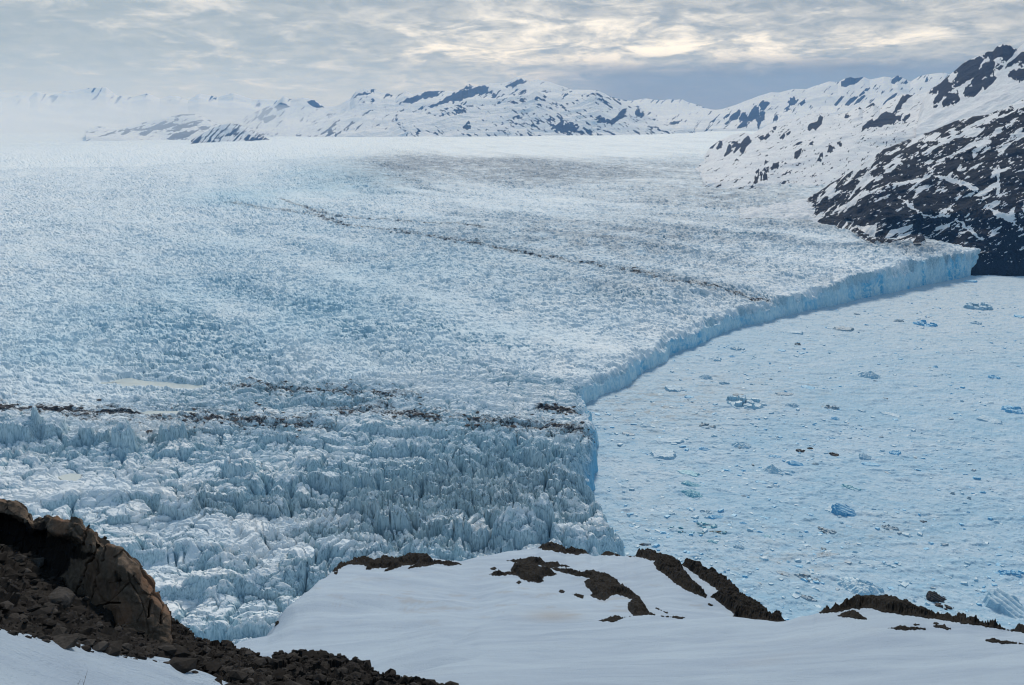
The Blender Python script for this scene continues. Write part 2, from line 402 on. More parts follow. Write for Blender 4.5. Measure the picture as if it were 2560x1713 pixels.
PLAIN_AZ = np.array([-0.75, -0.55, -0.40, -0.30, -0.13, 0.0, 0.10, 0.17, 0.25, 0.6])
PLAIN_PY = np.array([354, 352, 349, 346, 340, 338, 335, 329, 325, 322])
FAR_END = G(2160 * 1.0925, 640 * 1.0925)
def base_z(x, y):
    r = np.hypot(x, y); a = np.arctan2(x, y)
    zt = 500 - (np.interp(a, PLAIN_AZ, PLAIN_PY) - 311) / FS * 21000
    k = (zt - 44) / 19800
    z = 44 + k * np.clip(r - 1200, 0, 19800) + 0.012 * np.clip(r - 21000, 0, 30000)
    z = z + 46 * sstep(4700, 6300, r + 900 * np.sin(a * 9 + 1.2)) * np.exp(-((a + 0.16) / 0.16) ** 2) * (1 - sstep(7000, 14000, r))
    z = z + 75 * (fbm(x / 1000, y / 1300, 3, 5) - 0.5) * sstep(900, 2500, r) * (1 - 0.7 * sstep(5000, 9000, r))
    z = z + (10 + 14 * sstep(1300, 2200, r)) * (fbm(x / 300, y / 260, 3, 9) - 0.5)
    z = z + 110 * (fbm(x / 4200, y / 2600, 3, 12) - 0.5) * sstep(7000, 13000, r) * (1 - 0.5 * sstep(20000, 30000, r))
    z = z + 34 * np.exp(-(((x - FAR_END[0]) / 260) ** 2 + ((y - FAR_END[1]) / 260) ** 2))
    z = z + 14 * np.exp(-((x - 20) / 260) ** 2 - ((y - 900) / 200) ** 2)
    return z
_rm = 520 * np.exp(np.linspace(0, math.log(30000 / 520), 1400))
def G_ice(pts):
    """where the view ray through each photo pixel first meets the ice"""
    o = []
    for p in pts:
        d = ray(p[0], p[1]); d = d / np.hypot(d[0], d[1]); Q = np.array([0, 0, H]) + _rm[:, None] * d
        gap = Q[:, 2] - base_z(Q[:, 0], Q[:, 1]); i = int(np.argmax(gap < 0)) if (gap < 0).any() else len(_rm) - 1
        f = gap[i - 1] / (gap[i - 1] - gap[i]) if 0 < i and gap[i] < 0 else 0
        o.append(Q[max(i - 1, 0)] * (1 - f) + Q[i] * f)
    return np.array(o)
def on_ice(pts, dpy=0):
    q = G_ice([(p[0], p[1] + dpy) for p in pts]); return [(p[0], p[1] + dpy, math.hypot(*v[:2])) for p, v in zip(pts, q)]

moraine_main = smooth_line(G_ice(D([(520, 462), (580, 472), (640, 480), (720, 488), (790, 515), (850, 520), (900, 526), (1000, 541), (1100, 559), (1200, 579), (1300, 596), (1400, 612), (1500, 631), (1600, 648), (1680, 661), (1735, 667)]))[:, :2], 60)
moraine_side = smooth_line(G_ice(D([(640, 455), (700, 475), (760, 493), (850, 500), (960, 508), (1100, 520)]))[:, :2], 30)
band_a = smooth_line(G_ice(D([(-200, 925), (0, 930), (100, 938), (260, 943), (380, 945)]))[:, :2], 30)
band_b = smooth_line(G_ice(D([(380, 945), (480, 958), (560, 963), (640, 965), (700, 972)]))[:, :2], 30)
band_c = smooth_line(G_ice(D([(560, 880), (640, 885), (720, 892), (820, 893), (920, 905)]))[:, :2], 30)
band_d = smooth_line(G_ice(D([(760, 935), (850, 930), (950, 942), (1050, 960), (1150, 962), (1250, 972), (1345, 980)]))[:, :2], 40)
band_e = smooth_line(G_ice(D([(1240, 925), (1290, 927), (1325, 932)]))[:, :2], 12)
ponds_px = [D([(205, 868), (228, 862), (250, 866), (292, 858), (330, 866), (390, 869), (440, 874), (470, 878), (440, 881), (380, 880), (300, 877), (240, 873)]),
            D([(325, 937), (350, 933), (385, 934), (425, 935), (440, 938), (405, 941), (350, 941)]),
            D([(135, 1082), (160, 1076), (180, 1078), (176, 1090), (150, 1092)])]
ponds = [G_ice(p)[:, :2] for p in ponds_px]

az_g = np.linspace(R(-37), R(41), 1180)
r_g = np.concatenate([np.arange(540, 1500, 1.2), 1500 * np.exp(np.linspace(0, math.log(4200 / 1500), 420)), 4200 * np.exp(np.linspace(0.003, math.log(10000 / 4200), 250)), 10000 * np.exp(np.linspace(0.01, math.log(44500 / 10000), 100))])
rr, aa = np.meshgrid(r_g, az_g, indexing='ij')
gx, gy = (rr * np.sin(aa)).astype(np.float32), (rr * np.cos(aa)).astype(np.float32)
sd = sdf(gx, gy, gpoly)
jag = 40 * (fbm(gx / 75, gy / 75, 5, 40, 0.62) - 0.5)
sd = sd + jag * np.where(rr < 1600, 1.0, 0.8)
slot = G(1597, 912); slot_d = np.exp(-(((gx - slot[0]) ** 2 + (gy - slot[1]) ** 2) / 8.0 ** 2)); sd = sd - 22 * slot_d
bz = base_z(gx, gy)
spx, spy = proj(np.stack([gx, gy, bz], -1))
dpx, dpy = spx / D2S, spy / D2S
def blob(cx, cy_, rx, ry): return np.exp(-((dpx - cx) / rx) ** 2 - ((dpy - cy_) / ry) ** 2)
near = 1 - sstep(950, 1750, rr); far = sstep(2600, 7000, rr)
rough = 1 - sstep(8000, 20000, rr) * 0.6
rough *= 1 - sstep(900, 1100, dpx) * (1 - sstep(1450, 1600, dpx)) * (1 - sstep(338, 372, dpy))          # smooth snowfield upstream
smoothsnow = np.clip(blob(150, 1110, 170, 40) + blob(520, 1195, 190, 30) + blob(330, 1340, 160, 60) * 0.7 + blob(830, 1040, 160, 25) * 0.5 + blob(600, 1250, 240, 22) * .8, 0, 1)
chaos = np.clip(blob(1150, 1080, 330, 90) + blob(850, 1200, 400, 90) * 0.9 + blob(100, 1000, 250, 60) * .7 + blob(450, 1000, 200, 30) * .5, 0, 1)
wx = fbm(gx / 60, gy / 60, 3, 21) - 0.5; wy = fbm(gx / 60, gy / 60, 3, 22) - 0.5
qx, qy = gx + 40 * wx, gy + 40 * wy
# long ledges, their steep face downhill towards the viewer
q = qy / 92 + 1.6 * fbm(gx / 190, gy / 120, 3, 31); fr = q - np.floor(q)
saw = np.where(fr < 0.16, sstep(0, 0.16, fr), 1 - (fr - 0.16) / 0.84)
h = 17 * (saw - 0.5) * near * sstep(0.35, 0.6, fbm(gx / 240, gy / 180, 2, 33)) * (1 - 0.55 * smoothsnow)
q2 = (qy * 0.93 + qx * 0.37) / 37 + 2.0 * fbm(gx / 80, gy / 60, 3, 35); fr2 = q2 - np.floor(q2)
saw2 = np.where(fr2 < 0.25, sstep(0, 0.25, fr2), 1 - (fr2 - 0.25) / 0.75)
h += 8 * (saw2 - 0.5) * near * (0.4 + 0.6 * chaos) * (1 - 0.8 * smoothsnow)
blue = np.zeros_like(h)
sgn = np.where(dpy > np.interp(dpx, [-400, 520, 800, 1100, 1400, 1770, 2400], [380, 462, 516, 559, 612, 671, 760]), -1.0, 1.0)
dm = polydist(gx, gy, np.vstack([[moraine_main[0] * 3.0], moraine_main, [moraine_main[-1] + (moraine_main[-1] - moraine_main[-6])]])) * sgn
flow = fbm(dm / 150, (gx * 0.7 - gy * 0.7) / 1500, 4, 62)
mega = np.clip(0.25 + 0.55 * fbm(gx / 420, gy / 420, 3, 61) + 0.9 * (flow - 0.42), 0.2, 1.3)
for L, A, cut, seed, nw, fw, str_ in ((44, 15, 22, 51, 1.0, 0.0, 1.25), (19, 7.5, 10, 52, 1.0, 0.25, 1.25), (8.5, 4.6, 5.0, 53, 1.0, 0.35, 1.25), (30, 10, 9, 54, 0.0, 0.8, 1.8), (15, 6.5, 5, 55, 0.0, 0.95, 1.7)):
    f1, f2, idr, vx, vy = worley((qx + (0.3 * gy if str_ > 1.9 else 0)) / (L * str_), qy / (L * 0.9), seed)
    ang = idr * 40; tilt = (vx * np.cos(ang) + vy * np.sin(ang)) * 0.9
    top = (idr - 0.55) * A + tilt * A * 0.6
    crev = np.exp(-((f2 - f1) / 0.11) ** 2) * cut * (idr > 0.30)
    wgt = (nw * near + fw * (1 - near)) * rough * np.where(near > 0.5, (0.35 + 0.75 * chaos) * (1 - 0.85 * smoothsnow) + 0.15, mega)
    h += (top - crev) * wgt
    blue += (crev / cut) * np.clip(wgt, 0, 1) * (0.30 if L > 30 else 0.16)
rid = fbm(gx / 9, gy / 9, 4, 71, 0.55, True)
h += (rid - 0.55) * (3.0 * near * (0.35 + chaos) * (1 - 0.7 * smoothsnow) + 3.0 * (1 - near)) * rough
spk = fbm(qx / 22, qy / 17, 4, 73, 0.55, True) ** 2.2
h += near * (0.25 + chaos) * (1 - 0.85 * smoothsnow) * 13 * (spk - 0.35)
spk2 = fbm(qx / 9, qy / 7, 3, 74, 0.5, True) ** 2
h += near * (0.3 + chaos) * (1 - 0.8 * smoothsnow) * 6 * (spk2 - 0.4)
rid2 = fbm(gx / 46 + gy / 300, gy / 30, 4, 72, 0.55, True)
h += (rid2 - 0.5) * 10 * (1 - near) * rough * (0.5 + 0.9 * mega)
# a few tall individual pinnacles with streaked faces
for (cx, cy_, rx, ry, hh) in ((285, 1015, 32, 20, 26), (395, 992, 40, 16, 20), (40, 990, 60, 22, 22), (115, 985, 40, 18, 20), (215, 1000, 40, 16, 16), (550, 1075, 42, 24, 14), (410, 1165, 55, 18, 14), (1290, 1050, 50, 40, 12), (1240, 1170, 45, 30, 14), (1180, 1210, 60, 22, 12)):
    dd = ((dpx - cx) / rx) ** 2 + ((dpy - cy_) / ry) ** 2 + 0.7 * (fbm(gx / 14, gy / 14, 2, 81) - 0.5)
    h += hh * (1 - sstep(0.55, 0.95, dd))
h += 16 * (fbm(gx / 190, gy / 240, 4, 68, 0.6, True) - 0.5) * sstep(4500, 9000, rr) * rough
og = np.sin((gy + 0.25 * gx + 260 * fbm(gx / 500, gy / 500, 3, 64)) / 46.0)
h += 2.5 * og * (1 - near) * (1 - sstep(5000, 9000, rr)) * fbm(gx / 600, gy / 400, 2, 65)
cover_sun = np.clip(0.5 + 0.8 * (flow - 0.5) * -1 + 0.9 * (fbm(gx / 300, gy / 140, 4, 66) - 0.5), 0, 1) * (1 - near) + near * np.clip(0.45 + 0.5 * smoothsnow - 0.05 * chaos + 1.3 * (fbm(gx / 70, gy / 45, 4, 67) - 0.45), 0, 1)
cover_sun = np.clip(cover_sun + 0.5 * blob(150, 430, 350, 14) + 0.4 * blob(330, 490, 260, 20) + 0.4 * blob(300, 560, 250, 25) + 0.35 * blob(900, 645, 260, 16) - 0.75 * blob(800, 415, 140, 36) - 0.4 * blob(550, 450, 110, 22) - 0.3 * blob(1180, 372, 220, 18) - 0.25 * blob(500, 700, 400, 60) - 0.2 * blob(900, 750, 300, 50), 0, 1)  # bright upper-left bands put sunlit patches into the snow colour
pond_m = np.zeros_like(h)
for pl in ponds: pond_m = np.maximum(pond_m, sstep(-14, 4, sdf(gx, gy, pl)))
edge_h = 1 - sstep(0, 170, sd)
lev = bz + h
E_ = np.interp(rr, [900, 1150, 1290, 1400, 1800, 2200, 2500, 2650, 2900], [47, 46, 40, 38, 41, 46, 54, 72, 80]) + 12 * (fbm(gx / 110, gy / 110, 3, 79) - 0.5)
lev = lev * (1 - edge_h * 0.92) + edge_h * 0.92 * (E_ + 0.75 * (lev - bz))
lev = lev * (1 - pond_m) + pond_m * (bz - 9)
calve = sstep(2, 30, sd + 40 * (fbm(gx / 28, gy / 28, 3, 78, 0.6) - 0.42))
ramp = sstep(-1.0, 6.5, sd) * (0.60 + 0.40 * calve)
gz = lev * ramp - 3 * (1 - ramp)
# material fields
n_d = fbm(gx / 30, gy / 30, 4, 91)
def streak(line, wd, k=1.0): return k * np.exp(-(polydist(gx, gy, line) / wd) ** 2)
far_w = np.clip(rr / 1000, 1, 6)
dirt = np.maximum.reduce([streak(moraine_main, 16, 0.52) * sstep(430, 800, dpx), streak(moraine_main, 50, 0.40), streak(moraine_side, 30, 0.46),
                          streak(band_a, 11, 0.70), streak(band_b, 14, 0.54), streak(band_c, 16, 0.46), streak(band_d, 17, 0.56), streak(band_e, 16, 0.72), streak(band_d, 65, 0.36), streak(band_a, 60, 0.38), streak(band_b, 65, 0.35), streak(band_c, 65, 0.33)])
dirt = dirt + 0.75 * (fbm(gx / 26 + gy / 60, gy / 13, 4, 96, 0.6) - 0.5) * sstep(0.05, 0.3, dirt)
grime = np.clip(0.95 * blob(1150, 1110, 330, 90) + 0.85 * blob(800, 1190, 350, 75) + 0.7 * blob(420, 1160, 200, 40) + 0.5 * blob(600, 1330, 300, 70) + 0.75 * blob(300, 960, 420, 55)
                + 0.75 * blob(960, 375, 120, 22) + 0.75 * blob(1180, 370, 220, 20) + 0.5 * blob(1500, 440, 320, 60) + 0.9 * blob(1870, 500, 90, 25) + 0.55 * blob(1300, 600, 500, 60) + 0.8 * blob(2060, 555, 110, 18) + 0.6 * blob(800, 470, 60, 16) + 0.45 * blob(600, 850, 700, 60), 0, 1)
tint = np.clip(0.75 * blob(700, 680, 700, 190) + 1.1 * blob(790, 410, 140, 38) + 0.9 * blob(550, 450, 110, 25) + 0.5 * blob(200, 800, 400, 80) + 0.35 * blob(1100, 1060, 300, 50), 0, 1)
tint = np.clip(tint * (0.55 + 0.9 * fbm(gx / 220, gy / 220, 3, 93)), 0, 1)
dust = np.clip(0.75 * blob(950, 372, 110, 20) + 0.9 * blob(1160, 372, 130, 12) + 0.8 * blob(1230, 400, 200, 26) + 0.45 * blob(1500, 380, 200, 20) + 0.6 * blob(1650, 440, 230, 40) + 0.8 * blob(1880, 495, 100, 24) + 0.9 * blob(2060, 550, 100, 14) + 0.45 * blob(1400, 540, 400, 50) + 0.3 * blob(1500, 650, 300, 40) + 0.4 * blob(880, 400, 160, 40), 0, 1)
dust = np.clip(dust * np.clip(2.6 * fbm(gx / 60, gy / 60, 4, 97, 0.65) - 0.45, 0, 1.6) + 0.5 * (flow - 0.5) * sstep(1500, 2600, rr) * (sgn > 0) * (dpx > 900), 0, 0.85)
face = np.exp(-((sd - 2) / 9) ** 2)
facev = sstep(0.42, 0.72, fbm(gx / 55, gy / 55, 4, 95, 0.6))
blue = np.clip(blue * 0.9 * (1 - face) + tint * 0.12 + face * (0.08 + 0.7 * facev) * (1 + 1.1 * sstep(1900, 2080, dpx)), 0, 1)
blue = np.clip(blue + 1.2 * np.exp(-(((gx - slot[0]) ** 2 + (gy - slot[1]) ** 2) / 11.0 ** 2)), 0, 1)
grime *= 1 - 0.75 * face * (dpy < 1150)
dirt *= (1 - pond_m) * (1 - face * (rr > 1350))
def boxblur(A, k):
    for ax in (0, 1):
        p = np.pad(A, [(k + 1, k) if q == ax else (0, 0) for q in (0, 1)], mode='edge'); c = np.cumsum(p.astype(np.float64), ax)
        A = ((c[2 * k + 1:] - c[:-2 * k - 1]) if ax == 0 else (c[:, 2 * k + 1:] - c[:, :-2 * k - 1])) / (2 * k + 1)
    return A
zb_ = boxblur(gz, 3); gr = np.gradient(zb_, axis=0) / np.gradient(rr, axis=0); ga = np.gradient(zb_, axis=1) / (np.gradient(aa, axis=1) * rr)
nzc = 1 / np.sqrt(1 + gr ** 2 + ga ** 2)
rel = np.clip((gz - boxblur(gz, 9)) / 6.0, -1, 1)
keepv = (sd > -8)
keep = keepv[:-1, :-1] | keepv[1:, 1:] | keepv[:-1, 1:] | keepv[1:, :-1]
Vg, Fg, Ag = compact(np.stack([gx, gy, gz], -1), grid_faces(*gx.shape, keep), dict(dirt=dirt, grime=grime, blue=blue, tint=tint, cover_sun=cover_sun, dust=dust, nzc=nzc, rel=rel, face=sstep(0.25, 0.75, face) * (rr > 1250)))
glacier = link_mesh('glacier', Vg, Fg[:, ::-1], M['glacier'], Ag, smooth=False)
tag(glacier, 'broad crevassed blue white glacier ending in an ice cliff at the frozen lake', 'glacier', kind='structure')

for i, pl in enumerate(ponds):
    c = pl.mean(0); zz = float(base_z(np.array([c[0]]), np.array([c[1]]))[0]) - 5.5
    o_ = c + (pl - c) * 1.25
    th = len(o_); V = np.vstack([np.c_[c[None], [[zz]]], np.c_[o_, np.full(th, zz)]])
    F = np.array([[0, 1 + k, 1 + (k + 1) % th] for k in range(th)])
    tag(link_mesh('meltwater', V, F, M['water'], smooth=False), ['long cream coloured meltwater pool lying among the dirty ice', 'short meltwater pool beside the black debris band', 'tiny meltwater pool between striped ice pinnacles'][i], 'pool', kind='structure')

# ------------------------------------------------------------------ frozen lake
az_l = np.linspace(R(-4), R(41), 760); r_l = np.concatenate([np.arange(560, 1500, 2.0), 1500 * np.exp(np.linspace(0, math.log(4200 / 1500), 330))])
rr2, aa2 = np.meshgrid(r_l, az_l, indexing='ij'); lx, ly = rr2 * np.sin(aa2), rr2 * np.cos(aa2)
f1, f2, idr, vx, vy = worley(lx / 6, ly / 6, 15)
lz = 0.9 * (idr ** 3) + 0.6 * fbm(lx / 3.5, ly / 3.5, 3, 16) + 2.0 * fbm(lx / 40, ly / 25, 3, 17) ** 2
g1, g2, gid, _, _ = worley(lx / 21, ly / 14, 18)
lz += 1.6 * sstep(0.55, 0.8, fbm(lx / 30, ly / 16, 4, 19))
lpx, lpy = proj(np.stack([lx, ly, 0 * lx], -1))
def lb(x, y, rx, ry): return np.exp(-((lpx / D2S - x) / rx) ** 2 - ((lpy / D2S - y) / ry) ** 2)
silt = np.clip(1.0 * lb(1480, 940, 140, 55) + 0.5 * lb(1700, 900, 300, 60) + 0.6 * lb(1760, 1300, 200, 70) + 0.5 * lb(2050, 1220, 150, 60) + 0.4 * lb(1450, 1180, 80, 60) + 0.6 * lb(1600, 1205, 120, 30) + 0.35 * lb(2200, 650, 200, 20), 0, 1)
tag(link_mesh('frozen_lake', np.stack([lx, ly, lz], -1), grid_faces(*lx.shape)[:, ::-1], M['lake'], dict(silt=silt, pale=np.clip(0.9 * lb(2150, 690, 480, 130) + 0.5 * lb(1550, 900, 260, 90) + 0.3 * lb(1480, 1100, 120, 120), 0, 1)), smooth=False),
    'frozen lake packed with brash ice below the glacier front', 'lake', kind='structure')

# ------------------------------------------------------------------ mountains and hillsides
Rm = crop(1700, 100, 2.3756); Rp = crop(2100, 80, 5.0957); Rr = crop(1650, 170, 4.2618); Rh = crop(1900, 250, 3.485); Cm = crop(800, 180, 2.604); Lm = crop(0, 200, 2.604)
def with_r(pts, r): return [(p[0], p[1], p[2] if len(p) > 2 else r) for p in pts]
def mountain(name, rows, px0, px1, nu, nv, mat, label, amp, wl, rockfn, sv=4, su=1, seed=0, jag=0.5, flat_base=0.15):
    V = loft(rows, px0, px1, nu, nv, sv, su)
    n = vnormals(V); n[n[..., 2] < 0] *= -1
    ridge_row = (len(rows) - 2) / (len(rows) - 1)
    t_ = np.linspace(0, 1, nv)[:, None]
    w_ = sstep(0, flat_base, t_) * (jag + (1 - jag) * sstep(0.0, 0.16, np.abs(t_ - ridge_row)))
    X = V / wl
    g = fbm3(X + seed, 5, seed, 0.52, True) - 0.52
    V2 = V + n * (amp * g * w_)[..., None]
    px, py = proj(V2); n2 = vnormals(V2); n2[n2[..., 2] < 0] *= -1
    rk = rockfn(px, py, V2, n2, g, t_ + 0 * px)
    o = link_mesh(name, V2, grid_faces(nv, nu), mat, dict(rock=np.clip(rk, 0, 1)), smooth=True)
    tag(o, label, 'mountain', kind='structure'); return o
def polymask(px, py, polys, soft=6.0, jit=4.0, seed=3, js=9.0, grow=0.0):
    jx = jit * 2 * (fbm(px / js, py / js, 3, seed) - 0.5); m = np.zeros_like(px)
    for pl in polys: m = np.maximum(m, 0.5 + (sdf(px + jx, py - jx, pl) + grow) / soft)
    return np.clip(m, 0, 1)
def slant(px, py, ang, lx, ly, seed, o=5):
    c, s = math.cos(ang), math.sin(ang); u = px * c + py * s; v = -px * s + py * c
    return fbm(u / lx, v / ly, o, seed, 0.6)
def off(row, dpy, kr, dr=0): return [(p[0], p[1] + dpy, p[2] * kr + dr) for p in row]
def behind(row, drop, back): return [(p[0], p[1] + drop, p[2] * back) for p in row]

# far misty range on the left
top = with_r(Lm([(-300, 170), (-100, 150), (60, 130), (140, 105), (200, 120), (245, 75), (330, 100), (420, 70), (560, 60), (690, 50), (760, 110), (860, 120), (960, 95), (1040, 130), (1150, 120), (1230, 150), (1300, 100), (1420, 130), (1520, 95), (1640, 130), (1900, 150)]), 42000)
bot = with_r(Lm([(-300, 360), (400, 362), (1000, 352), (1900, 345)]), 33000)
mid = with_r(Lm([(-300, 265), (400, 255), (1000, 250), (1900, 250)]), 37500)
def rk(px, py, V, n, g, t): return sstep(0.50, 0.72, slant(px, py, 2.2, 40, 7, 101)) * 0.60 * sstep(0.25, 0.6, t)
mountain('mountain_range', [bot, mid, top, behind(top, 30, 1.12)], -120, 720, 420, 90, M['far'], 'faint misty snow range farthest behind the glacier', 520, 3000, rk, 3, 0, 3, 0.6)

# low rocky hills in front of it
def hill(name, topl, botl, rt, rb0, px0, px1, label, bias, ang, seed, nu=320, nv=120, amp=90, wl=800, l=(26, 5), polys=None, back=40):
    rt, rb = rt * 1.55, rb0 * 1.55; amp *= 1.5; wl *= 1.5
    topr, botr = with_r(topl, rt), with_r(botl, rb)
    skirt = [(p[0], p[1] + 14, p[2] * 0.97) for p in botr]
    midr = [(p[0], p[1] * 0.45 + np.interp(p[0], [q[0] for q in botr], [q[1] for q in botr]) * 0.55, rt * 0.55 + rb * 0.45) for p in topr]
    def rk(px, py, V, n, g, t):
        s = slant(px, py, ang, l[0], l[1], seed) + 0.35 * (fbm(px / 60, py / 40, 3, seed + 5) - 0.5) + bias + 0.035 - 0.20 * sstep(0.05, 0.3, g)
        m = sstep(0.46, 0.60, s) * sstep(0.0, 0.05, t)
        if polys: m = np.maximum(m * 0.8, polymask(px, py, polys, 5, 5, seed, 8))
        return m
    return mountain(name, [skirt, botr, midr, topr, behind(topr, back, 1.1)], px0, px1, nu, nv, M['far'], label, amp, wl, rk, 4, 1, seed)
hill('mountain', Lm([(560, 330), (640, 300), (780, 330 - 10), (900, 290), (1000, 262), (1100, 238), (1180, 222), (1270, 218), (1340, 250), (1420, 285), (1500, 320)]),
     Lm([(560, 372), (640, 374), (800, 376), (950, 392), (1050, 404), (1200, 388), (1300, 376), (1500, 372)]), 16500, 14500, 215, 575, 'low rocky hill with long dark ledges beside the misty range', 0.01, 2.85, 131, polys=[Lm([(1080, 385), (1130, 352), (1200, 335), (1290, 330), (1250, 355), (1200, 385)]), Lm([(630, 375), (700, 345), (760, 330), (740, 348), (680, 365)]), Lm([(900, 350), (970, 322), (1000, 330), (950, 360)]), Lm([(780, 355), (830, 325), (860, 330), (820, 350)])], back=25)
hill('mountain', Lm([(1240, 400), (1300, 360), (1380, 318), (1440, 292), (1490, 281), (1550, 290), (1620, 315), (1700, 360), (1760, 395)]),
     Lm([(1240, 410), (1300, 420), (1400, 440), (1480, 436), (1580, 425), (1680, 405), (1760, 400)]), 12800, 12000, 478, 675, 'small dark striped rock dome at the edge of the glacier', 0.10, 2.35, 141, 240, 110, 60, 500, (34, 4), back=20)
hill('mountain', Lm([(1400, 330), (1480, 280), (1580, 240), (1660, 205), (1740, 175), (1800, 150), (1850, 108), (1890, 130), (1960, 118), (2040, 130), (2110, 175), (2180, 172), (2260, 155), (2300, 185), (2420, 200)]),
     Lm([(1400, 370), (1700, 362), (1900, 350), (2100, 352), (2300, 350), (2420, 360)]), 19000, 16000, 540, 925, 'blocky snow mountain with dark crags between dome and main massif', -0.03, 2.3, 151,
     360, 130, 150, 1100, (20, 6), [Lm([(1780, 180), (1830, 145), (1900, 165), (1880, 180), (1810, 195)]), Lm([(1990, 150), (2030, 130), (2110, 180), (2060, 185)]), Lm([(1690, 260), (1780, 225), (1800, 240), (1730, 285)]), Lm([(2080, 330), (2130, 290), (2190, 240), (2190, 270), (2140, 345)]), Lm([(2180, 200), (2260, 160), (2280, 200), (2220, 215)])], 40)

# the big central massif: back ridge with dark crags, then the speckled front shoulder
top = with_r(Cm([(-260, 420), (-120, 340), (0, 290), (130, 225), (205, 185), (240, 135), (290, 118), (340, 115), (400, 140), (440, 135), (490, 155), (560, 115), (600, 135), (690, 120), (790, 118), (870, 120), (925, 110), (965, 70), (1010, 90), (1080, 85), (1110, 75), (1180, 82), (1225, 70), (1290, 38), (1340, 50), (1365, 70), (1420, 55), (1500, 75), (1600, 110), (1640, 125), (1720, 120), (1800, 122), (1880, 160), (1980, 190), (2100, 240), (2300, 320)]), 28000)
mid = with_r(Cm([(-260, 440), (-120, 390), (0, 350), (300, 270), (560, 250), (800, 215), (1100, 210), (1400, 170), (1700, 190), (1900, 240), (2100, 300), (2300, 340)]), 24500)
bot = with_r(Cm([(-260, 460), (0, 430), (300, 415), (600, 410), (1100, 412), (1700, 402), (2100, 380), (2300, 380)]), 21500)
crags = [Cm([(500, 215), (560, 175), (640, 150), (740, 115), (800, 125), (770, 160), (690, 175), (640, 190), (570, 210)]), Cm([(700, 220), (780, 190), (830, 155), (900, 130), (960, 115), (1000, 100), (1050, 85), (1105, 90), (1100, 130), (1050, 145), (960, 170), (880, 200), (800, 205), (730, 230)]),
         Cm([(600, 255), (680, 218), (690, 225), (620, 255)]), Cm([(1190, 105), (1230, 75), (1290, 45), (1340, 55), (1330, 80), (1250, 100)]), Cm([(210, 170), (250, 140), (330, 120), (390, 135), (300, 145)]), Cm([(410, 175), (430, 140), (490, 155), (440, 165)]), Cm([(930, 120), (960, 75), (1000, 90), (990, 105)]), Cm([(1540, 105), (1600, 110), (1650, 125), (1590, 120)])]
def rk(px, py, V, n, g, t):
    s = slant(px, py, 2.5, 18, 6, 161) - 0.12 * sstep(0.05, 0.3, g)
    return np.maximum(sstep(0.53, 0.63, s) * 0.66 * sstep(0.0, 0.3, t), polymask(px, py, crags, 6, 9, 162, 7) * (0.55 + 0.6 * slant(px, py, 2.2, 12, 5, 163)))
mountain('mountain', [off(bot, 14, 0.97), bot, mid, top, behind(top, 40, 1.1)], 715, 1690, 580, 180, M['far'], 'highest central snow massif with jagged crag crest', 260, 1700, rk, 3, 0, 165, 0.6)
top = with_r(Cm([(-150, 470), (0, 468), (140, 455), (300, 420), (450, 365), (600, 285), (760, 250), (900, 215), (1080, 225), (1200, 205), (1310, 170), (1410, 125), (1470, 160), (1560, 215), (1650, 190), (1740, 150), (1800, 121), (1860, 155), (1960, 195), (2060, 235), (2130, 290), (2200, 340), (2300, 372), (2450, 375)]), 22000)
bot = with_r(Cm([(-150, 478), (0, 485), (200, 480), (420, 480), (540, 460), (580, 425), (900, 412), (1300, 408), (1700, 402), (2000, 388), (2300, 378), (2450, 380)]), 19500)
mid = [(a[0], 0.5 * np.interp(a[0], [b[0] for b in bot], [b[1] for b in bot]) + 0.5 * a[1], 20700) for a in top]
crags2 = [Cm([(930, 360), (960, 320), (985, 345), (975, 385), (945, 378)]), Cm([(1500, 370), (1560, 330), (1600, 340), (1650, 325), (1690, 355), (1660, 395), (1560, 395)]), Cm([(1775, 310), (1830, 275), (1860, 310), (1920, 300), (1960, 250), (1995, 245), (1975, 300), (1900, 345), (1840, 330)]), Cm([(2040, 290), (2060, 240), (2115, 260), (2110, 290)]), Cm([(950, 215), (1000, 190), (1000, 230)]), Cm([(1460, 190), (1530, 215), (1590, 260), (1560, 235)]), Cm([(460, 330), (520, 290), (540, 295), (490, 330)]), Cm([(1250, 290), (1300, 280), (1310, 300), (1260, 305)])]
def rk(px, py, V, n, g, t):
    s = slant(px, py, 0.55, 14, 5, 171) + 0.22 * (fbm(px / 90, py / 60, 3, 172) - 0.5) - 0.10 * sstep(0.05, 0.3, g)
    lowr = sstep(1180, 1260, px) * sstep(270, 320, py) * 0.03
    return np.maximum(sstep(0.505, 0.61, s + lowr) * 0.75 * sstep(0.0, 0.06, t) * sstep(950, 1010, px), polymask(px, py, crags2, 6, 8, 173, 6) * (0.6 + 0.6 * slant(px, py, 2.0, 8, 4, 174)))
mountain('mountain', [off(bot, 14, 0.97), bot, mid, top, behind(top, 25, 1.12)], 745, 1735, 620, 200, M['far'], 'speckled snow shoulder in front of the jagged central massif', 180, 1050, rk, 4, 0, 175, 0.4)
# small pointed range in the gap under the dark cloud
top = with_r(Rr([(-450, 330), (-300, 350), (-150, 330), (-60, 345), (0, 350), (90, 340), (180, 345), (240, 340), (300, 370), (400, 395), (460, 420), (560, 448), (700, 470)]), 36000)
bot = with_r(Rr([(-450, 560), (0, 530), (700, 500)]), 31000)
def rk(px, py, V, n, g, t): return sstep(0.53, 0.62, slant(px, py, 2.3, 26, 4, 181)) * 0.7 * sstep(0.2, 0.5, t)
mountain('mountain', [bot, top, behind(top, 20, 1.1)], 1545, 1815, 220, 80, M['far'], 'small distant row of pointed snow peaks under dark cloud', 220, 1500, rk, 2, 0, 185, 0.5)

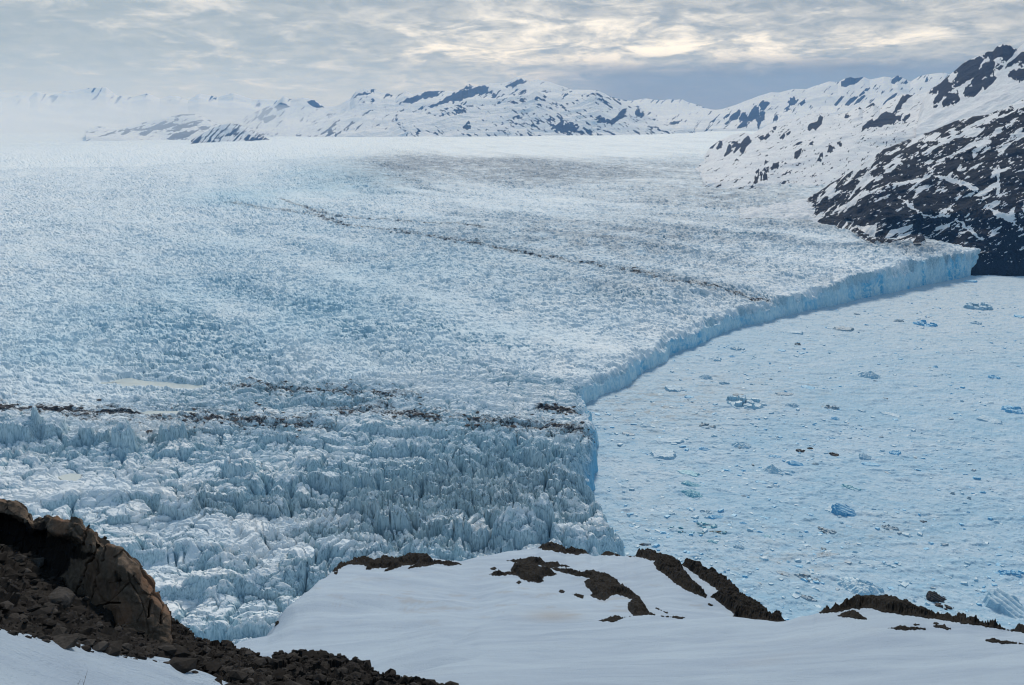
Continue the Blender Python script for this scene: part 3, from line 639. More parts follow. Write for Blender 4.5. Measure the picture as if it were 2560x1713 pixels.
# long snow ridge rising to the right
top = with_r(Rr([(-900, 620), (-500, 560), (-200, 535), (0, 515), (300, 485), (560, 450), (660, 440), (800, 395), (920, 350), (1050, 300), (1190, 258), (1270, 262), (1360, 240), (1430, 225), (1560, 225), (1620, 200), (1700, 175), (1800, 140), (1850, 145), (1900, 150), (1960, 115), (2030, 98), (2080, 115), (2160, 100), (2220, 120)])
             + Rp([(0, 640), (60, 600), (140, 575), (200, 590), (300, 580), (380, 610), (470, 590), (560, 567), (640, 575), (665, 590), (735, 553), (800, 590), (860, 620), (900, 635), (1000, 570), (1090, 545), (1200, 530), (1330, 520), (1400, 545), (1600, 560), (2344, 500), (3000, 480)])[3:], 26000)
top = sorted(top)
mid = with_r(Rr([(-900, 640), (-500, 610), (0, 600), (500, 600), (900, 560), (1300, 470), (1700, 420), (2344, 350), (3200, 280), (4200, 200)]), 23500)
bot = with_r(Rr([(-900, 668), (-500, 668), (0, 668), (500, 662), (1000, 650), (1200, 600), (1500, 560), (2000, 520), (2344, 480), (3200, 420), (4200, 380)]), 21000)
crag3 = [Rr(p) for p in ([(840, 550), (880, 480), (920, 470), (925, 600), (900, 570)], [(740, 530), (800, 480), (850, 460), (820, 545), (770, 555)], [(930, 560), (960, 490), (1010, 410), (1035, 430), (1060, 580), (1050, 620), (1020, 520), (960, 575)], [(1055, 410), (1080, 365), (1160, 375), (1110, 445)], [(1070, 560), (1075, 470), (1110, 490), (1095, 565)], [(1370, 370), (1400, 310), (1460, 350), (1440, 380), (1380, 400)], [(1475, 385), (1550, 335), (1550, 360), (1510, 390)], [(1210, 560), (1240, 505), (1255, 510), (1235, 560)], [(835, 630), (880, 580), (935, 600), (880, 625)], [(690, 600), (740, 560), (745, 570), (700, 605)], [(1330, 440), (1370, 410), (1380, 440), (1340, 460)], [(1980, 390), (2080, 305), (2095, 320), (2010, 390)], [(2090, 370), (2160, 300), (2180, 300), (2110, 375)], [(1865, 395), (1930, 310), (1945, 315), (1885, 390)], [(1930, 150), (2030, 105), (2150, 100), (2100, 150), (2000, 185)], [(60, 635), (120, 580), (220, 565), (150, 600), (80, 635)], [(690, 525), (720, 500), (730, 510), (700, 530)])] \
      + [Rp(p) for p in ([(565, 910), (600, 870), (690, 800), (710, 790), (690, 850), (620, 880)], [(10, 650), (140, 580), (280, 585), (200, 650), (60, 690)], [(60, 940), (120, 870), (200, 825), (215, 840), (120, 910)], [(200, 910), (240, 850), (290, 830), (230, 900)], [(310, 750), (350, 710), (370, 720), (340, 750)], [(250, 810), (290, 770), (305, 780)], [(660, 640), (680, 600), (735, 560), (790, 580), (740, 630), (700, 640)], [(800, 665), (850, 620), (860, 640)], [(1095, 625), (1110, 575), (1125, 590), (1110, 630)])]
def rk(px, py, V, n, g, t): return np.maximum(polymask(px, py, crag3, 3, 6, 191, 5, 1.6) * 1.2, sstep(0.62, 0.70, slant(px, py, 2.3, 18, 4, 192)) * 0.62 * sstep(0, .06, t))
mountain('mountain', [off(bot, 14, 0.97), bot, mid, top, behind(top, 25, 1.1)], 1440, 2420, 640, 180, M['far'], 'long smooth snow ridge with small slanting dark crags', 150, 1300, rk, 4, 0, 195, 0.3)

# rounded snow foothills between the glacier and the ridge
top = with_r(Rr([(395, 1082), (430, 1010), (480, 920), (540, 845), (640, 770), (760, 715), (880, 690), (980, 705), (1060, 655), (1180, 595), (1290, 570), (1400, 540), (1500, 530), (1640, 480), (1730, 480), (1850, 500), (2000, 470), (2160, 450), (2344, 440)])
             + Rp([(240, 950), (420, 900), (600, 880), (700, 830), (830, 790), (920, 810), (1050, 780), (1180, 740), (1340, 640), (1600, 560), (2000, 420), (2344, 320), (2900, 200)]), 10500)
top = sorted(top)
mid1 = with_r(Rr([(395, 1086), (440, 1030), (530, 950), (1000, 860), (1500, 760), (2000, 640), (2344, 560), (3200, 480), (4500, 250)]), 8800)
mid2 = with_r(Rr([(395, 1089), (450, 1055), (530, 1010), (1000, 930), (1500, 830), (2000, 760), (2344, 740), (3200, 640), (4500, 520)]), 7400)
bot = on_ice(Rr([(150, 1040), (300, 1020), (400, 1090), (480, 1200), (520, 1270), (760, 1290), (950, 1280), (1300, 1230), (1700, 1250), (2344, 1250), (3200, 1260), (4500, 1260)]))
crag4 = [Rr(p) for p in ([(690, 935), (720, 860), (745, 810), (760, 850), (745, 900)], [(775, 840), (790, 785), (825, 785), (815, 825)], [(790, 900), (820, 830), (845, 810), (840, 850)], [(850, 830), (900, 760), (935, 730), (965, 790), (920, 830), (885, 905), (870, 880)], [(1060, 740), (1100, 725), (1105, 750), (1080, 770)], [(1110, 750), (1160, 695), (1165, 720), (1130, 755)], [(1575, 660), (1600, 600), (1680, 580), (1700, 520), (1735, 520), (1720, 590), (1650, 660), (1640, 640)], [(1205, 640), (1215, 628), (1240, 630), (1230, 650)], [(1285, 745), (1320, 705), (1325, 720), (1305, 755)], [(1350, 705), (1385, 680), (1370, 705)], [(1970, 530), (1985, 500), (2010, 500), (1995, 530)], [(1430, 960), (1430, 910), (1495, 870), (1490, 910), (1460, 960)], [(1785, 890), (1800, 850), (1835, 860), (1830, 895)], [(1805, 820), (1850, 840), (1850, 860), (1810, 840)], [(1890, 800), (1925, 785), (1925, 835)], [(1680, 990), (1700, 955), (1725, 965), (1710, 995)], [(1700, 940), (1715, 915), (1735, 920), (1730, 940)], [(1190, 1085), (1210, 1020), (1260, 1015), (1260, 1060), (1225, 1050)], [(1100, 1090), (1120, 1065), (1150, 1110)], [(1010, 1225), (1015, 1150), (1045, 1160), (1030, 1220)], [(1075, 1200), (1085, 1150), (1070, 1110), (1090, 1150)], [(1110, 1190), (1115, 1120), (1135, 1130), (1135, 1185)], [(1025, 1110), (1045, 1090), (1045, 1130)], [(1120, 1010), (1130, 985), (1145, 1000)], [(1590, 815), (1620, 790), (1625, 825)], [(1440, 820), (1510, 785), (1480, 810)], [(2120, 435), (2160, 400), (2185, 395), (2150, 430)], [(2210, 410), (2250, 380), (2280, 390)], [(530, 850), (560, 810), (600, 790), (560, 850)], [(600, 860), (640, 800), (660, 780), (650, 850)])] \
      + [Rp(p) for p in ([(280, 1260), (290, 1210), (380, 1140), (410, 1115), (430, 1140), (480, 1120), (520, 1060), (600, 1020), (690, 1040), (700, 1080), (770, 1070), (770, 1130), (710, 1110), (690, 1165), (560, 1170), (520, 1210), (420, 1205), (320, 1220)], [(690, 1025), (730, 940), (770, 880), (800, 810), (820, 830), (860, 800), (910, 815), (850, 850), (830, 890), (790, 910), (770, 970), (730, 990)], [(800, 1140), (830, 1080), (890, 1045), (870, 1095)], [(1015, 1040), (1050, 985), (1080, 980), (1040, 1030)], [(1060, 1180), (1090, 1135), (1130, 1200), (1150, 1180), (1140, 1230)], [(1150, 1170), (1190, 1125), (1245, 1110), (1190, 1150)], [(245, 980), (280, 935), (315, 930), (280, 975)], [(355, 955), (390, 915), (430, 920), (380, 950)], [(60, 1095), (80, 1055), (110, 1060), (90, 1095)], [(1190, 975), (1200, 925), (1235, 920), (1220, 960)])]
def rk(px, py, V, n, g, t):
    s = slant(px, py, 2.6, 14, 3, 201); low = sstep(0.35, 0.1, t)
    return np.maximum(polymask(px, py, crag4, 2.5, 4, 202, 5, 1.6) * 1.3, sstep(0.62, 0.70, s + 0.05 * low) * 0.66)
mountain('mountain', [off(bot, 12, 0.985), bot, mid2, mid1, top, behind(top, 30, 1.1)], 1743, 2480, 640, 230, M['mid'], 'rounded white foothills with scattered dark outcrops beside the glacier', 75, 420, rk, 5, 1, 205, 0.3, 0.05)

# steep triangular rock peak, top right
top = with_r(Rp([(980, 1215), (1010, 1020), (1060, 870), (1150, 740), (1200, 700), (1270, 660), (1340, 590), (1400, 540), (1480, 480), (1570, 400), (1660, 355), (1740, 320), (1840, 285), (1870, 250), (1950, 245), (2000, 185), (2070, 155), (2160, 170), (2210, 205), (2260, 220), (2300, 180), (2344, 145), (2500, 40), (2800, -100)]), 8600)
bot = with_r(Rp([(980, 1260), (1200, 1240), (1600, 1080), (1900, 980), (2200, 880), (2500, 800), (2800, 760)]), 7200)
mid = with_r(Rp([(980, 1235), (1040, 1080), (1200, 920), (1600, 760), (2000, 580), (2300, 500), (2800, 380)]), 7900)
crag5 = [Rp(p) for p in ([(1165, 760), (1200, 700), (1270, 670), (1340, 590), (1385, 575), (1390, 620), (1430, 650), (1460, 720), (1400, 740), (1330, 790), (1270, 880), (1195, 890), (1250, 790), (1220, 775)], [(1290, 920), (1340, 860), (1340, 800), (1430, 760), (1500, 800), (1535, 860), (1470, 915), (1400, 880), (1390, 940), (1350, 960)],
                         [(1460, 490), (1570, 400), (1660, 355), (1740, 330), (1800, 300), (1850, 330), (1800, 390), (1760, 480), (1700, 560), (1650, 610), (1600, 640), (1560, 650), (1510, 700), (1460, 640), (1480, 560), (1530, 530)], [(1840, 285), (1880, 255), (1950, 250), (2000, 185), (2080, 180), (2180, 180), (2250, 225), (2200, 300), (2140, 350), (2110, 385), (2070, 350), (2050, 300), (2000, 320), (1950, 370), (1880, 330)],
                         [(1860, 380), (1950, 390), (1960, 500), (1920, 520), (1980, 600), (1930, 660), (1850, 720), (1800, 690), (1770, 760), (1700, 820), (1640, 830), (1580, 790), (1610, 700), (1680, 660), (1720, 540), (1800, 470)], [(1990, 460), (2000, 400), (2040, 430), (2080, 410), (2050, 470)], [(2120, 460), (2150, 400), (2230, 350), (2290, 280), (2344, 270), (2500, 200), (2500, 330), (2344, 420), (2290, 410), (2300, 350), (2220, 400)], [(2145, 520), (2230, 490), (2344, 470), (2500, 440), (2500, 560), (2310, 610), (2270, 590), (2220, 605)], [(1190, 975), (1200, 925), (1235, 920), (1220, 960)])]
holes = [Rp(p) for p in ([(1810, 600), (1850, 565), (1870, 590)], [(1660, 690), (1680, 665), (1690, 690)], [(1960, 360), (2010, 320), (2060, 330), (1990, 370)])]
def rk(px, py, V, n, g, t):
    m = polymask(px, py, crag5, 5, 10, 211, 7, 2) * (0.42 + 0.95 * slant(px, py, 2.35, 12, 3.5, 213)); return m * (1 - polymask(px, py, holes, 4, 3, 212))
mountain('mountain', [off(bot, 60, 0.94), bot, mid, top, behind(top, 30, 1.1)], 2290, 2620, 360, 260, M['mid'], 'steep peak with black rock triangles above the snow slope', 45, 300, rk, 3, 0, 215, 0.4)

# dark rock hillside at the end of the ice cliff
top = with_r(Rh([(-330, 975, 4700), (0, 950, 4700), (150, 925, 4750), (300, 895, 4800), (420, 865, 4850), (520, 810, 4850), (600, 740, 4800), (700, 690, 4750), (800, 620, 4650), (950, 520, 4550), (1080, 440, 4450), (1250, 370, 4350), (1400, 300, 4300), (1560, 250, 4250), (1700, 200, 4200), (1850, 150, 4150), (2000, 120, 4150), (2150, 60, 4100), (2300, -10, 4100), (2700, -150, 4100), (3000, -230, 4100)]), 0)
mid1 = with_r(Rh([(-330, 980, 4650), (0, 955, 4650), (420, 890, 4700), (600, 790, 4550), (800, 740, 4350), (1100, 600, 4100), (1500, 450, 3950), (2300, 270, 3850), (3000, 100, 3850)]), 0)
mid2 = with_r(Rh([(-330, 985, 4600), (0, 960, 4600), (420, 925, 4450), (700, 900, 4050), (900, 860, 3850), (1100, 780, 3700), (1500, 700, 3550), (2300, 620, 3400), (3000, 560, 3350)]), 0)
mid3 = with_r(Rh([(-330, 990, 4550), (0, 968, 4500), (420, 965, 4250), (700, 1010, 3700), (900, 1060, 3450), (1100, 1010, 3330), (1500, 1000, 3200), (2300, 1020, 3050), (3000, 1040, 2980)]), 0)
botL = on_ice(Rh([(-330, 995), (0, 975), (420, 1005), (650, 1060), (800, 1105), (1000, 1212), (1100, 1214), (1300, 1202), (1400, 1200)]))
RF = float(np.hypot(*front[-1]))
def at_z(px, r, z):
    lo, hi = 315.0, 1500.0
    for _ in range(40):
        m_ = 0.5 * (lo + hi); lo, hi = (m_, hi) if P(px, m_, r)[2] > z else (lo, m_)
    return (px, m_, r)
botL += [at_z(x, r, -6.0) for x, r in ((2340, RF + 150), (2385, RF + 80), (2412, RF + 25))]
botS = [(p[0], p[1], float(np.hypot(*G(p[0], p[1], 1.0)[:2]))) for p in Rh([(1830, 1525), (2300, 1532), (3000, 1545)])]
bot = botL + botS
re_r = lambda row, d0, d1: [(p[0], p[1], float(np.interp(p[0], [q[0] for q in bot], [q[2] for q in bot])) + float(np.interp(p[0], [1850, 2250], [d0, d1]))) for p in row]
mid3, mid2, mid1, top = re_r(mid3, 40, 130), re_r(mid2, 90, 420), re_r(mid1, 150, 850), re_r(top, 220, 1350)
bot2 = on_ice(botL[:-3], 14) + [(p[0], p[1] + 10, p[2]) for p in botL[-3:]] + [(p[0], p[1] + 10, p[2]) for p in botS]
def rk(px, py, V, n, g, t):
    q = slant(px, py, -0.50 + 0 * t.mean(), 46, 13, 221) + 0.10 * sstep(-0.1, 0.22, -g)
    q2 = slant(px, py, 2.35, 40, 9, 222)
    left = sstep(2230, 2120, px + (py - 480) * 0.35)
    s = q * (1 - left) + q2 * left
    bias = 0.030 + 0.06 * sstep(480, 620, py) + 0.04 * sstep(2150, 2350, px) - 0.06 * sstep(430, 330, py) - 0.05 * left
    bias = bias + 0.25 * sstep(588, 615, py) * sstep(2270, 2340, px)
    m = sstep(0.42, 0.50, s + bias)
    polys = [Rh(p) for p in ([(800, 1080), (860, 990), (960, 900), (1100, 850), (1200, 860), (1260, 930), (1380, 985), (1400, 1050), (1300, 1100), (1120, 1140), (1080, 1215), (1010, 1210), (980, 1100), (880, 1095)], [(1160, 640), (1200, 560), (1340, 520), (1440, 560), (1450, 640), (1330, 690), (1200, 720)], [(820, 940), (870, 850), (1000, 810), (1060, 830), (1040, 870), (930, 910), (860, 950)], [(1530, 640), (1560, 590), (1660, 570), (1780, 640), (1860, 600), (1930, 660), (1940, 740), (1800, 720), (1640, 650)], [(2080, 660), (2300, 620), (2400, 780), (2080, 800)], [(2120, 450), (2200, 370), (2400, 380), (2400, 520), (2200, 500)], [(2220, 900), (2300, 880), (2300, 1120), (2240, 1060)], [(1650, 940), (1750, 860), (1860, 860), (1930, 930), (1850, 1000), (1700, 970)], [(1700, 500), (1850, 460), (1880, 540), (1740, 560)], [(1780, 1280), (1900, 1240), (2100, 1260), (2300, 1350), (2500, 1400), (2500, 1560), (1800, 1560), (1820, 1400)], [(1480, 1180), (1600, 1130), (1800, 1200), (2000, 1290), (1820, 1310), (1640, 1250)])]
    ch = [Rh(p) for p in ([(1010, 1090), (1000, 1200), (960, 1190), (820, 1110), (900, 1095)], [(1090, 1200), (1130, 1140), (1330, 1085), (1330, 1110), (1180, 1170), (1120, 1210)], [(1400, 990), (1500, 1010), (1660, 1000), (1660, 1015), (1500, 1025), (1400, 1010)], [(1230, 850), (1330, 920), (1420, 990), (1380, 980), (1290, 930)], [(2090, 560), (2090, 820), (2060, 820), (2070, 600)], [(1950, 890), (2040, 960), (2180, 1010), (2290, 1130), (2200, 1060), (2040, 1000)], [(1480, 650), (1700, 690), (1850, 740), (1950, 830), (1800, 760), (1600, 700)], [(1160, 720), (1330, 700), (1480, 655), (1480, 675), (1350, 725), (1160, 740)], [(1700, 1030), (1800, 1090), (1900, 1180), (2000, 1230), (1900, 1200), (1780, 1110)])]
    m = np.maximum(m, polymask(px, py, polys, 8, 10, 223, 14)); m = m * (1 - polymask(px, py, ch, 5, 5, 224, 8))
    snowspk = sstep(0.66, 0.72, slant(px, py, -0.4, 14, 4, 225)) * 0.9 * sstep(680, 640, py)
    return np.clip(m - snowspk, 0, 1) * sstep(0.02, 0.05, t + 0.03) * sstep(1960, 2060, px + 0.4 * (480 - py))
mountain('hillside', [bot2, bot, mid3, mid2, mid1, top, behind(top, 40, 1.1)], 1850, 2680, 720, 520, M['near'], 'dark rock hillside laced with snow above the end of the ice cliff', 48, 150, rk, 6, 1, 226, 0.5, 0.05)

# ------------------------------------------------------------------ snow slopes in the foreground
K2 = crop(500, 1300, 2.604); K3 = crop(1200, 1300, 2.604); K5 = crop(2000, 1300, 3.796)
knoll_top = sorted(with_r(K2([(-200, 980, 84), (80, 860, 88), (200, 810, 92), (320, 765, 95), (440, 735, 98), (500, 680, 102), (560, 610, 106), (620, 530, 112), (700, 450, 120), (760, 385, 128), (850, 335, 136), (920, 290, 142), (1000, 268, 146), (1200, 262, 150), (1350, 256, 152), (1500, 255, 154), (1700, 278, 156), (1800, 246, 160)])
      + K3([(180, 212, 166), (280, 202, 168), (370, 188, 170), (400, 170, 170), (470, 163, 170), (520, 176, 169), (560, 198, 168), (690, 204, 165), (730, 226, 164), (775, 228, 163), (800, 214, 163), (850, 210, 162), (900, 222, 161), (940, 230, 160), (955, 218, 160), (1000, 230, 158), (1050, 218, 156), (1130, 222, 153), (1200, 244, 150), (1270, 266, 147), (1330, 296, 142), (1430, 330, 136), (1530, 385, 130), (1600, 420, 126), (1700, 500, 119), (1780, 560, 114), (1840, 610, 110), (1930, 650, 106), (2000, 660, 103)]) + [(2060, 1550, 100), (2700, 1570, 96)], 0))
knoll_b1 = off(knoll_top, 30, 1.12); knoll_b2 = off(knoll_top, 230, 1.3)
knoll_mid = sorted(with_r(K2([(-200, 1020, 72), (200, 900, 76), (500, 800, 82), (800, 640, 95), (1100, 560, 104), (1500, 520, 114), (1800, 520, 120)]) + K3([(200, 450, 122), (500, 480, 122), (900, 490, 118), (1200, 510, 112), (1500, 590, 106), (1800, 650, 100), (2000, 700, 96)]) + [(2700, 1590, 90)], 0))
hollow = [(420, 1770, 62), (700, 1700, 64), (900, 1660, 66), (1100, 1600, 72), (1300, 1572, 80), (1400, 1560, 84), (1450, 1553, 86), (1560, 1550, 88), (1700, 1556, 88), (1900, 1575, 88), (2000, 1585, 87), (2700, 1620, 82)]
near_mid = [(760, 1790, 44), (1000, 1700, 47), (1200, 1655, 52), (1500, 1630, 57), (1900, 1625, 58), (2200, 1625, 57), (2560, 1650, 54), (2800, 1670, 52)]
near_low = [(760, 1900, 30), (1000, 1800, 33), (1300, 1740, 38), (1700, 1730, 41), (2100, 1735, 40), (2560, 1745, 38), (2800, 1750, 38)]
def sink(row, k=1.0): return [(x, y + float(np.interp(x, [1150, 1500], [3, 60 * k])), r * float(np.interp(x, [1150, 1500], [1.012, 1.10]))) for x, y, r in zip(np.linspace(400, 2700, 60), np.interp(np.linspace(400, 2700, 60), [p[0] for p in row], [p[1] for p in row]), np.interp(np.linspace(400, 2700, 60), [p[0] for p in row], [p[2] for p in row]))]
Vk = loft([sink(near_low), sink(near_mid), hollow, knoll_mid, knoll_top, knoll_b1, knoll_b2], 420, 2120, 560, 260, 5, 2)
nk = vnormals(Vk); nk[nk[..., 2] < 0] *= -1
Vk += nk * (1.7 * (fbm((Vk[..., 0] + 0.6 * Vk[..., 1]) / 26, (Vk[..., 1] - 0.5 * Vk[..., 0]) / 9, 4, 301, 0.45) - 0.5) + 0.10 * (fbm(Vk[..., 0] / 1.6, Vk[..., 1] / 1.1, 3, 302) - 0.5))[..., None]
kx, ky = proj(Vk)
stain = 0.5 * np.exp(-((kx - 1380) / 60) ** 2 - ((ky - 1540) / 14) ** 2) + 0.35 * sstep(0.62, 0.8, fbm(kx / 60, ky / 8, 4, 303)) * np.exp(-((ky - 1500) / 60) ** 2)
tag(link_mesh('snow_knoll', Vk, grid_faces(260, 560), M['snow'], dict(stain=stain)), 'rounded snow knoll with dark heath outcrops in the middle foreground', 'slope', kind='structure')

near_top = sorted(with_r(K3([(-900, 1180, 63), (-500, 950, 69), (-200, 780, 72.5), (0, 700, 75), (200, 672, 76.5), (400, 660, 77), (620, 652, 77), (800, 642, 78), (900, 632, 78), (1000, 627, 78), (1200, 632, 77), (1400, 638, 76), (1650, 642, 75), (1780, 652, 74), (1930, 667, 73), (2000, 655, 73), (2080, 625, 74), (2180, 605, 75)])
     + K5([(120, 893, 76), (200, 870, 76), (320, 850, 77), (430, 822, 77.5), (500, 800, 78), (550, 776, 78), (620, 768, 78), (800, 772, 77.5), (900, 785, 77), (1000, 808, 76), (1100, 845, 75.5), (1200, 890, 75), (1300, 910, 74), (1450, 940, 73), (1560, 948, 72), (1700, 992, 71), (1850, 1012, 70), (1960, 1052, 69), (2126, 1048, 68), (2350, 1075, 67), (2700, 1180, 65)]), 0))
near_b1 = [(p[0], p[1] + (-6 if p[0] < 1330 else 16), p[2] * (1.05 if p[0] < 1330 else 1.10)) for p in near_top]; near_b2 = [(p[0], p[1] + (40 if p[0] < 1330 else 230), p[2] * (1.16 if p[0] < 1330 else 1.26)) for p in near_top]
near_bot = [(760, 3300, 8), (1300, 3000, 10), (2100, 3000, 10), (2800, 3000, 10)]
Vn = loft([near_bot, near_low, near_mid, near_top, near_b1, near_b2], 760, 3300, 640, 260, 6, 2)
nn = vnormals(Vn); nn[nn[..., 2] < 0] *= -1
Vn += nn * (0.95 * (fbm((Vn[..., 0] + 0.5 * Vn[..., 1]) / 20, (Vn[..., 1] - 0.4 * Vn[..., 0]) / 7, 4, 311, 0.45) - 0.5) * sstep(12, 30, np.hypot(Vn[..., 0], Vn[..., 1])) + 0.05 * (fbm(Vn[..., 0] / 1.2, Vn[..., 1] / 0.8, 3, 312) - 0.5))[..., None]
tag(link_mesh("snow_slope", Vn, grid_faces(260, 640), M['snow'], dict(stain=np.zeros(Vn.shape[:2]))), 'smooth grey white snow slope nearest the viewer', 'slope', kind='structure')

# dark outcrops that show through the snow: each is a lump of heath-covered rock of its own
def outcrop(V, poly, label, rise, group, seed, name='rock_outcrop', res=3, mat='heath', cat='rock'):
    px, py = proj(V); a = np.array(poly)
    x0, x1, y0, y1 = a[:, 0].min() - 25, a[:, 0].max() + 25, a[:, 1].min() - 25, a[:, 1].max() + 25
    fwd = (V[..., 1] > 0) & (np.arange(V.shape[0])[:, None] < V.shape[0] * ((4.12 / 6) if V is Vk else (3.12 / 5)))
    m = (px > x0) & (px < x1) & (py > y0) & (py < y1) & fwd
    if not m.any(): return None
    ii, jj = np.where(m); i0, i1, j0, j1 = max(ii.min() - 1, 0), min(ii.max() + 2, V.shape[0]), max(jj.min() - 1, 0), min(jj.max() + 2, V.shape[1])
    i1 = min(i1, int(V.shape[0] * ((4.25 / 6) if V is Vk else (3.25 / 5)))); S = V[i0:i1, j0:j1]
    ni, nj = S.shape[:2]; ui = np.linspace(0, ni - 1, (ni - 1) * res + 1); uj = np.linspace(0, nj - 1, (nj - 1) * res + 1)
    a_, b_ = np.clip(ui.astype(int), 0, ni - 2), np.clip(uj.astype(int), 0, nj - 2); fa, fb = (ui - a_)[:, None, None], (uj - b_)[None, :, None]
    S = (S[a_][:, b_] * (1 - fa) + S[a_ + 1][:, b_] * fa) * (1 - fb) + (S[a_][:, b_ + 1] * (1 - fa) + S[a_ + 1][:, b_ + 1] * fa) * fb
    px, py = proj(S); jit = 7 * (fbm(px / 13, py / 9, 4, seed) - 0.5) + 3.0 * (fbm(px / 3.0, py / 3.0, 2, seed + 1) - 0.5)
    d = sdf(px, py, poly) + jit
    n = vnormals(S); n[n[..., 2] < 0] *= -1; n = n * 0.5 + np.array([0, 0, 0.6])
    lump = 0.35 + 1.1 * fbm(S[..., 0] / 3.2, S[..., 1] / 3.2 + S[..., 2] / 3, 4, seed + 2, 0.55, True) + 0.5 * (fbm(S[..., 0] / 0.45, S[..., 1] / 0.45, 2, seed + 4) - 0.5)
    h = np.where(d > 0, rise * lump * sstep(0, 9, d) + 0.06, -0.25 * np.clip(-d / 4, 0, 1) - 0.05)
    S2 = S + n * h[..., None]
    kv = d > -5; keep = kv[:-1, :-1] & kv[1:, 1:] & kv[:-1, 1:] & kv[1:, :-1]
    if not keep.any(): return None
    k0 = np.unravel_index(np.argmax(np.where(keep, d[:-1, :-1], -1e9)), keep.shape); one = np.zeros_like(keep); one[k0] = True
    while True:
        g_ = one.copy(); g_[1:] |= one[:-1]; g_[:-1] |= one[1:]; g_[:, 1:] |= one[:, :-1]; g_[:, :-1] |= one[:, 1:]; g_ &= keep
        if (g_ == one).all(): break
        one = g_
    keep = one
    V_, F_, _ = compact(S2, grid_faces(*px.shape, keep))
    # close it underneath so that it is a solid lump
    o = link_mesh(name, V_, F_, M[mat], dict(dark=np.zeros(len(V_))), smooth=False)
    return tag(o, label, cat, group)
OG = 'dark outcrops on the foreground snow'
outcrop(Vk, K2([(770, 385), (800, 350), (850, 320), (910, 275), (960, 258), (1040, 250), (1130, 265), (1200, 245), (1290, 250), (1340, 235), (1400, 222), (1490, 232), (1520, 262), (1620, 270), (1700, 288), (1620, 298), (1540, 290), (1480, 305), (1360, 315), (1400, 290), (1330, 300), (1260, 325), (1200, 335), (1230, 310), (1130, 318), (1080, 325), (1085, 305), (1020, 290), (960, 290), (900, 325), (850, 350)]), 'long low heath outcrop capping the crest of the snow knoll above the gully', 0.8, OG, 401)
outcrop(Vk, K2([(865, 352), (875, 335), (895, 338), (892, 358)]), 'tiny dark tussock below the long crest outcrop', 0.2, OG, 402)
outcrop(Vk, K3([(375, 185), (400, 160), (470, 152), (520, 165), (560, 190), (620, 190), (690, 195), (720, 222), (640, 226), (540, 220), (460, 198)]), 'domed dark outcrop on the summit of the snow knoll', 0.8, OG, 403)
outcrop(Vk, K3([(780, 225), (800, 205), (850, 202), (900, 215), (940, 228), (860, 234)]), 'small dark bump on the crest between two larger outcrops', 0.5, OG, 404)
outcrop(Vk, K3([(945, 232), (955, 210), (1000, 225), (1050, 212), (1130, 215), (1200, 240), (1270, 260), (1310, 300), (1350, 360), (1420, 440), (1480, 490), (1470, 510), (1420, 490), (1340, 455), (1270, 410), (1200, 350), (1160, 330), (1130, 280), (1150, 268), (1060, 250)]), 'long rock rib running down the lake side of the snow knoll', 1.0, OG, 405)
outcrop(Vk, K3([(1300, 285), (1360, 275), (1410, 285), (1460, 305), (1520, 335), (1550, 375), (1600, 410), (1650, 450), (1700, 500), (1760, 550), (1820, 600), (1870, 630), (1960, 640), (1990, 658), (1930, 672), (1800, 660), (1700, 645), (1650, 635), (1660, 610), (1600, 575), (1560, 540), (1520, 510), (1480, 500), (1550, 485), (1560, 460), (1500, 430), (1420, 370), (1340, 310)]), 'outermost rock rib falling from the snow knoll towards the lake', 1.1, OG, 406)
outcrop(Vk, K3([(130, 268), (180, 262), (250, 255), (310, 245), (380, 245), (430, 275), (500, 278), (590, 305), (540, 305), (470, 310), (560, 325), (640, 340), (750, 338), (840, 360), (900, 405), (960, 450), (1020, 495), (1070, 560), (1110, 600), (1150, 622), (1000, 625), (965, 590), (960, 540), (1000, 520), (890, 485), (840, 495), (810, 530), (770, 520), (720, 490), (740, 480), (690, 430), (670, 400), (720, 385), (640, 365), (560, 345), (480, 325), (400, 300), (300, 280), (200, 270)]), 'long winding heath band crossing the middle of the snow knoll', 0.7, OG, 407)
outcrop(Vk, K3([(55, 355), (90, 345), (200, 335), (215, 290), (300, 292), (380, 305), (430, 325), (505, 355), (430, 365), (400, 385), (415, 400), (380, 415), (310, 400), (270, 380), (230, 358), (130, 365)]), 'angular black outcrop at the uphill end of the winding heath band', 0.8, OG, 408)
outcrop(Vk, K3([(60, 320), (85, 311), (108, 315), (95, 324)]), 'small dark tussock uphill of the angular black outcrop', 0.2, OG, 409)
outcrop(Vk, K3([(235, 408), (255, 400), (272, 406), (255, 416)]), 'tiny dark stone just below the angular black outcrop', 0.15, OG, 410)
outcrop(Vk, K3([(500, 467), (525, 459), (550, 465), (535, 474)]), 'small flat stone on bare snow left of a larger oval one', 0.15, OG, 411)
outcrop(Vk, K3([(600, 485), (630, 478), (675, 492), (665, 510), (635, 508)]), 'oval dark stone alone on snow below the winding heath band', 0.25, OG, 412)
outcrop(Vk, K3([(1485, 547), (1505, 544), (1525, 560), (1505, 564)]), 'small dark stone on snow inside the outermost rib', 0.2, OG, 413)
outcrop(Vk, K2([(375, 728), (410, 700), (450, 680), (510, 655), (520, 665), (470, 705), (430, 728)]), 'dark rocky edge where the knoll drops into the gully', 0.5, OG, 414)
outcrop(Vk, K3([(1140, 572), (1160, 575), (1225, 605), (1215, 610), (1160, 585)]), 'thin dark twiglike strip of heath on the knoll snow', 0.1, OG, 415)
outcrop(Vn, K3([(620, 660), (680, 645), (740, 625), (800, 610), (870, 600), (930, 612), (980, 625), (940, 636), (890, 655), (850, 668), (810, 660), (730, 655)]), 'dark heath mound on the rim of the nearest snow slope', 0.45, OG, 416)
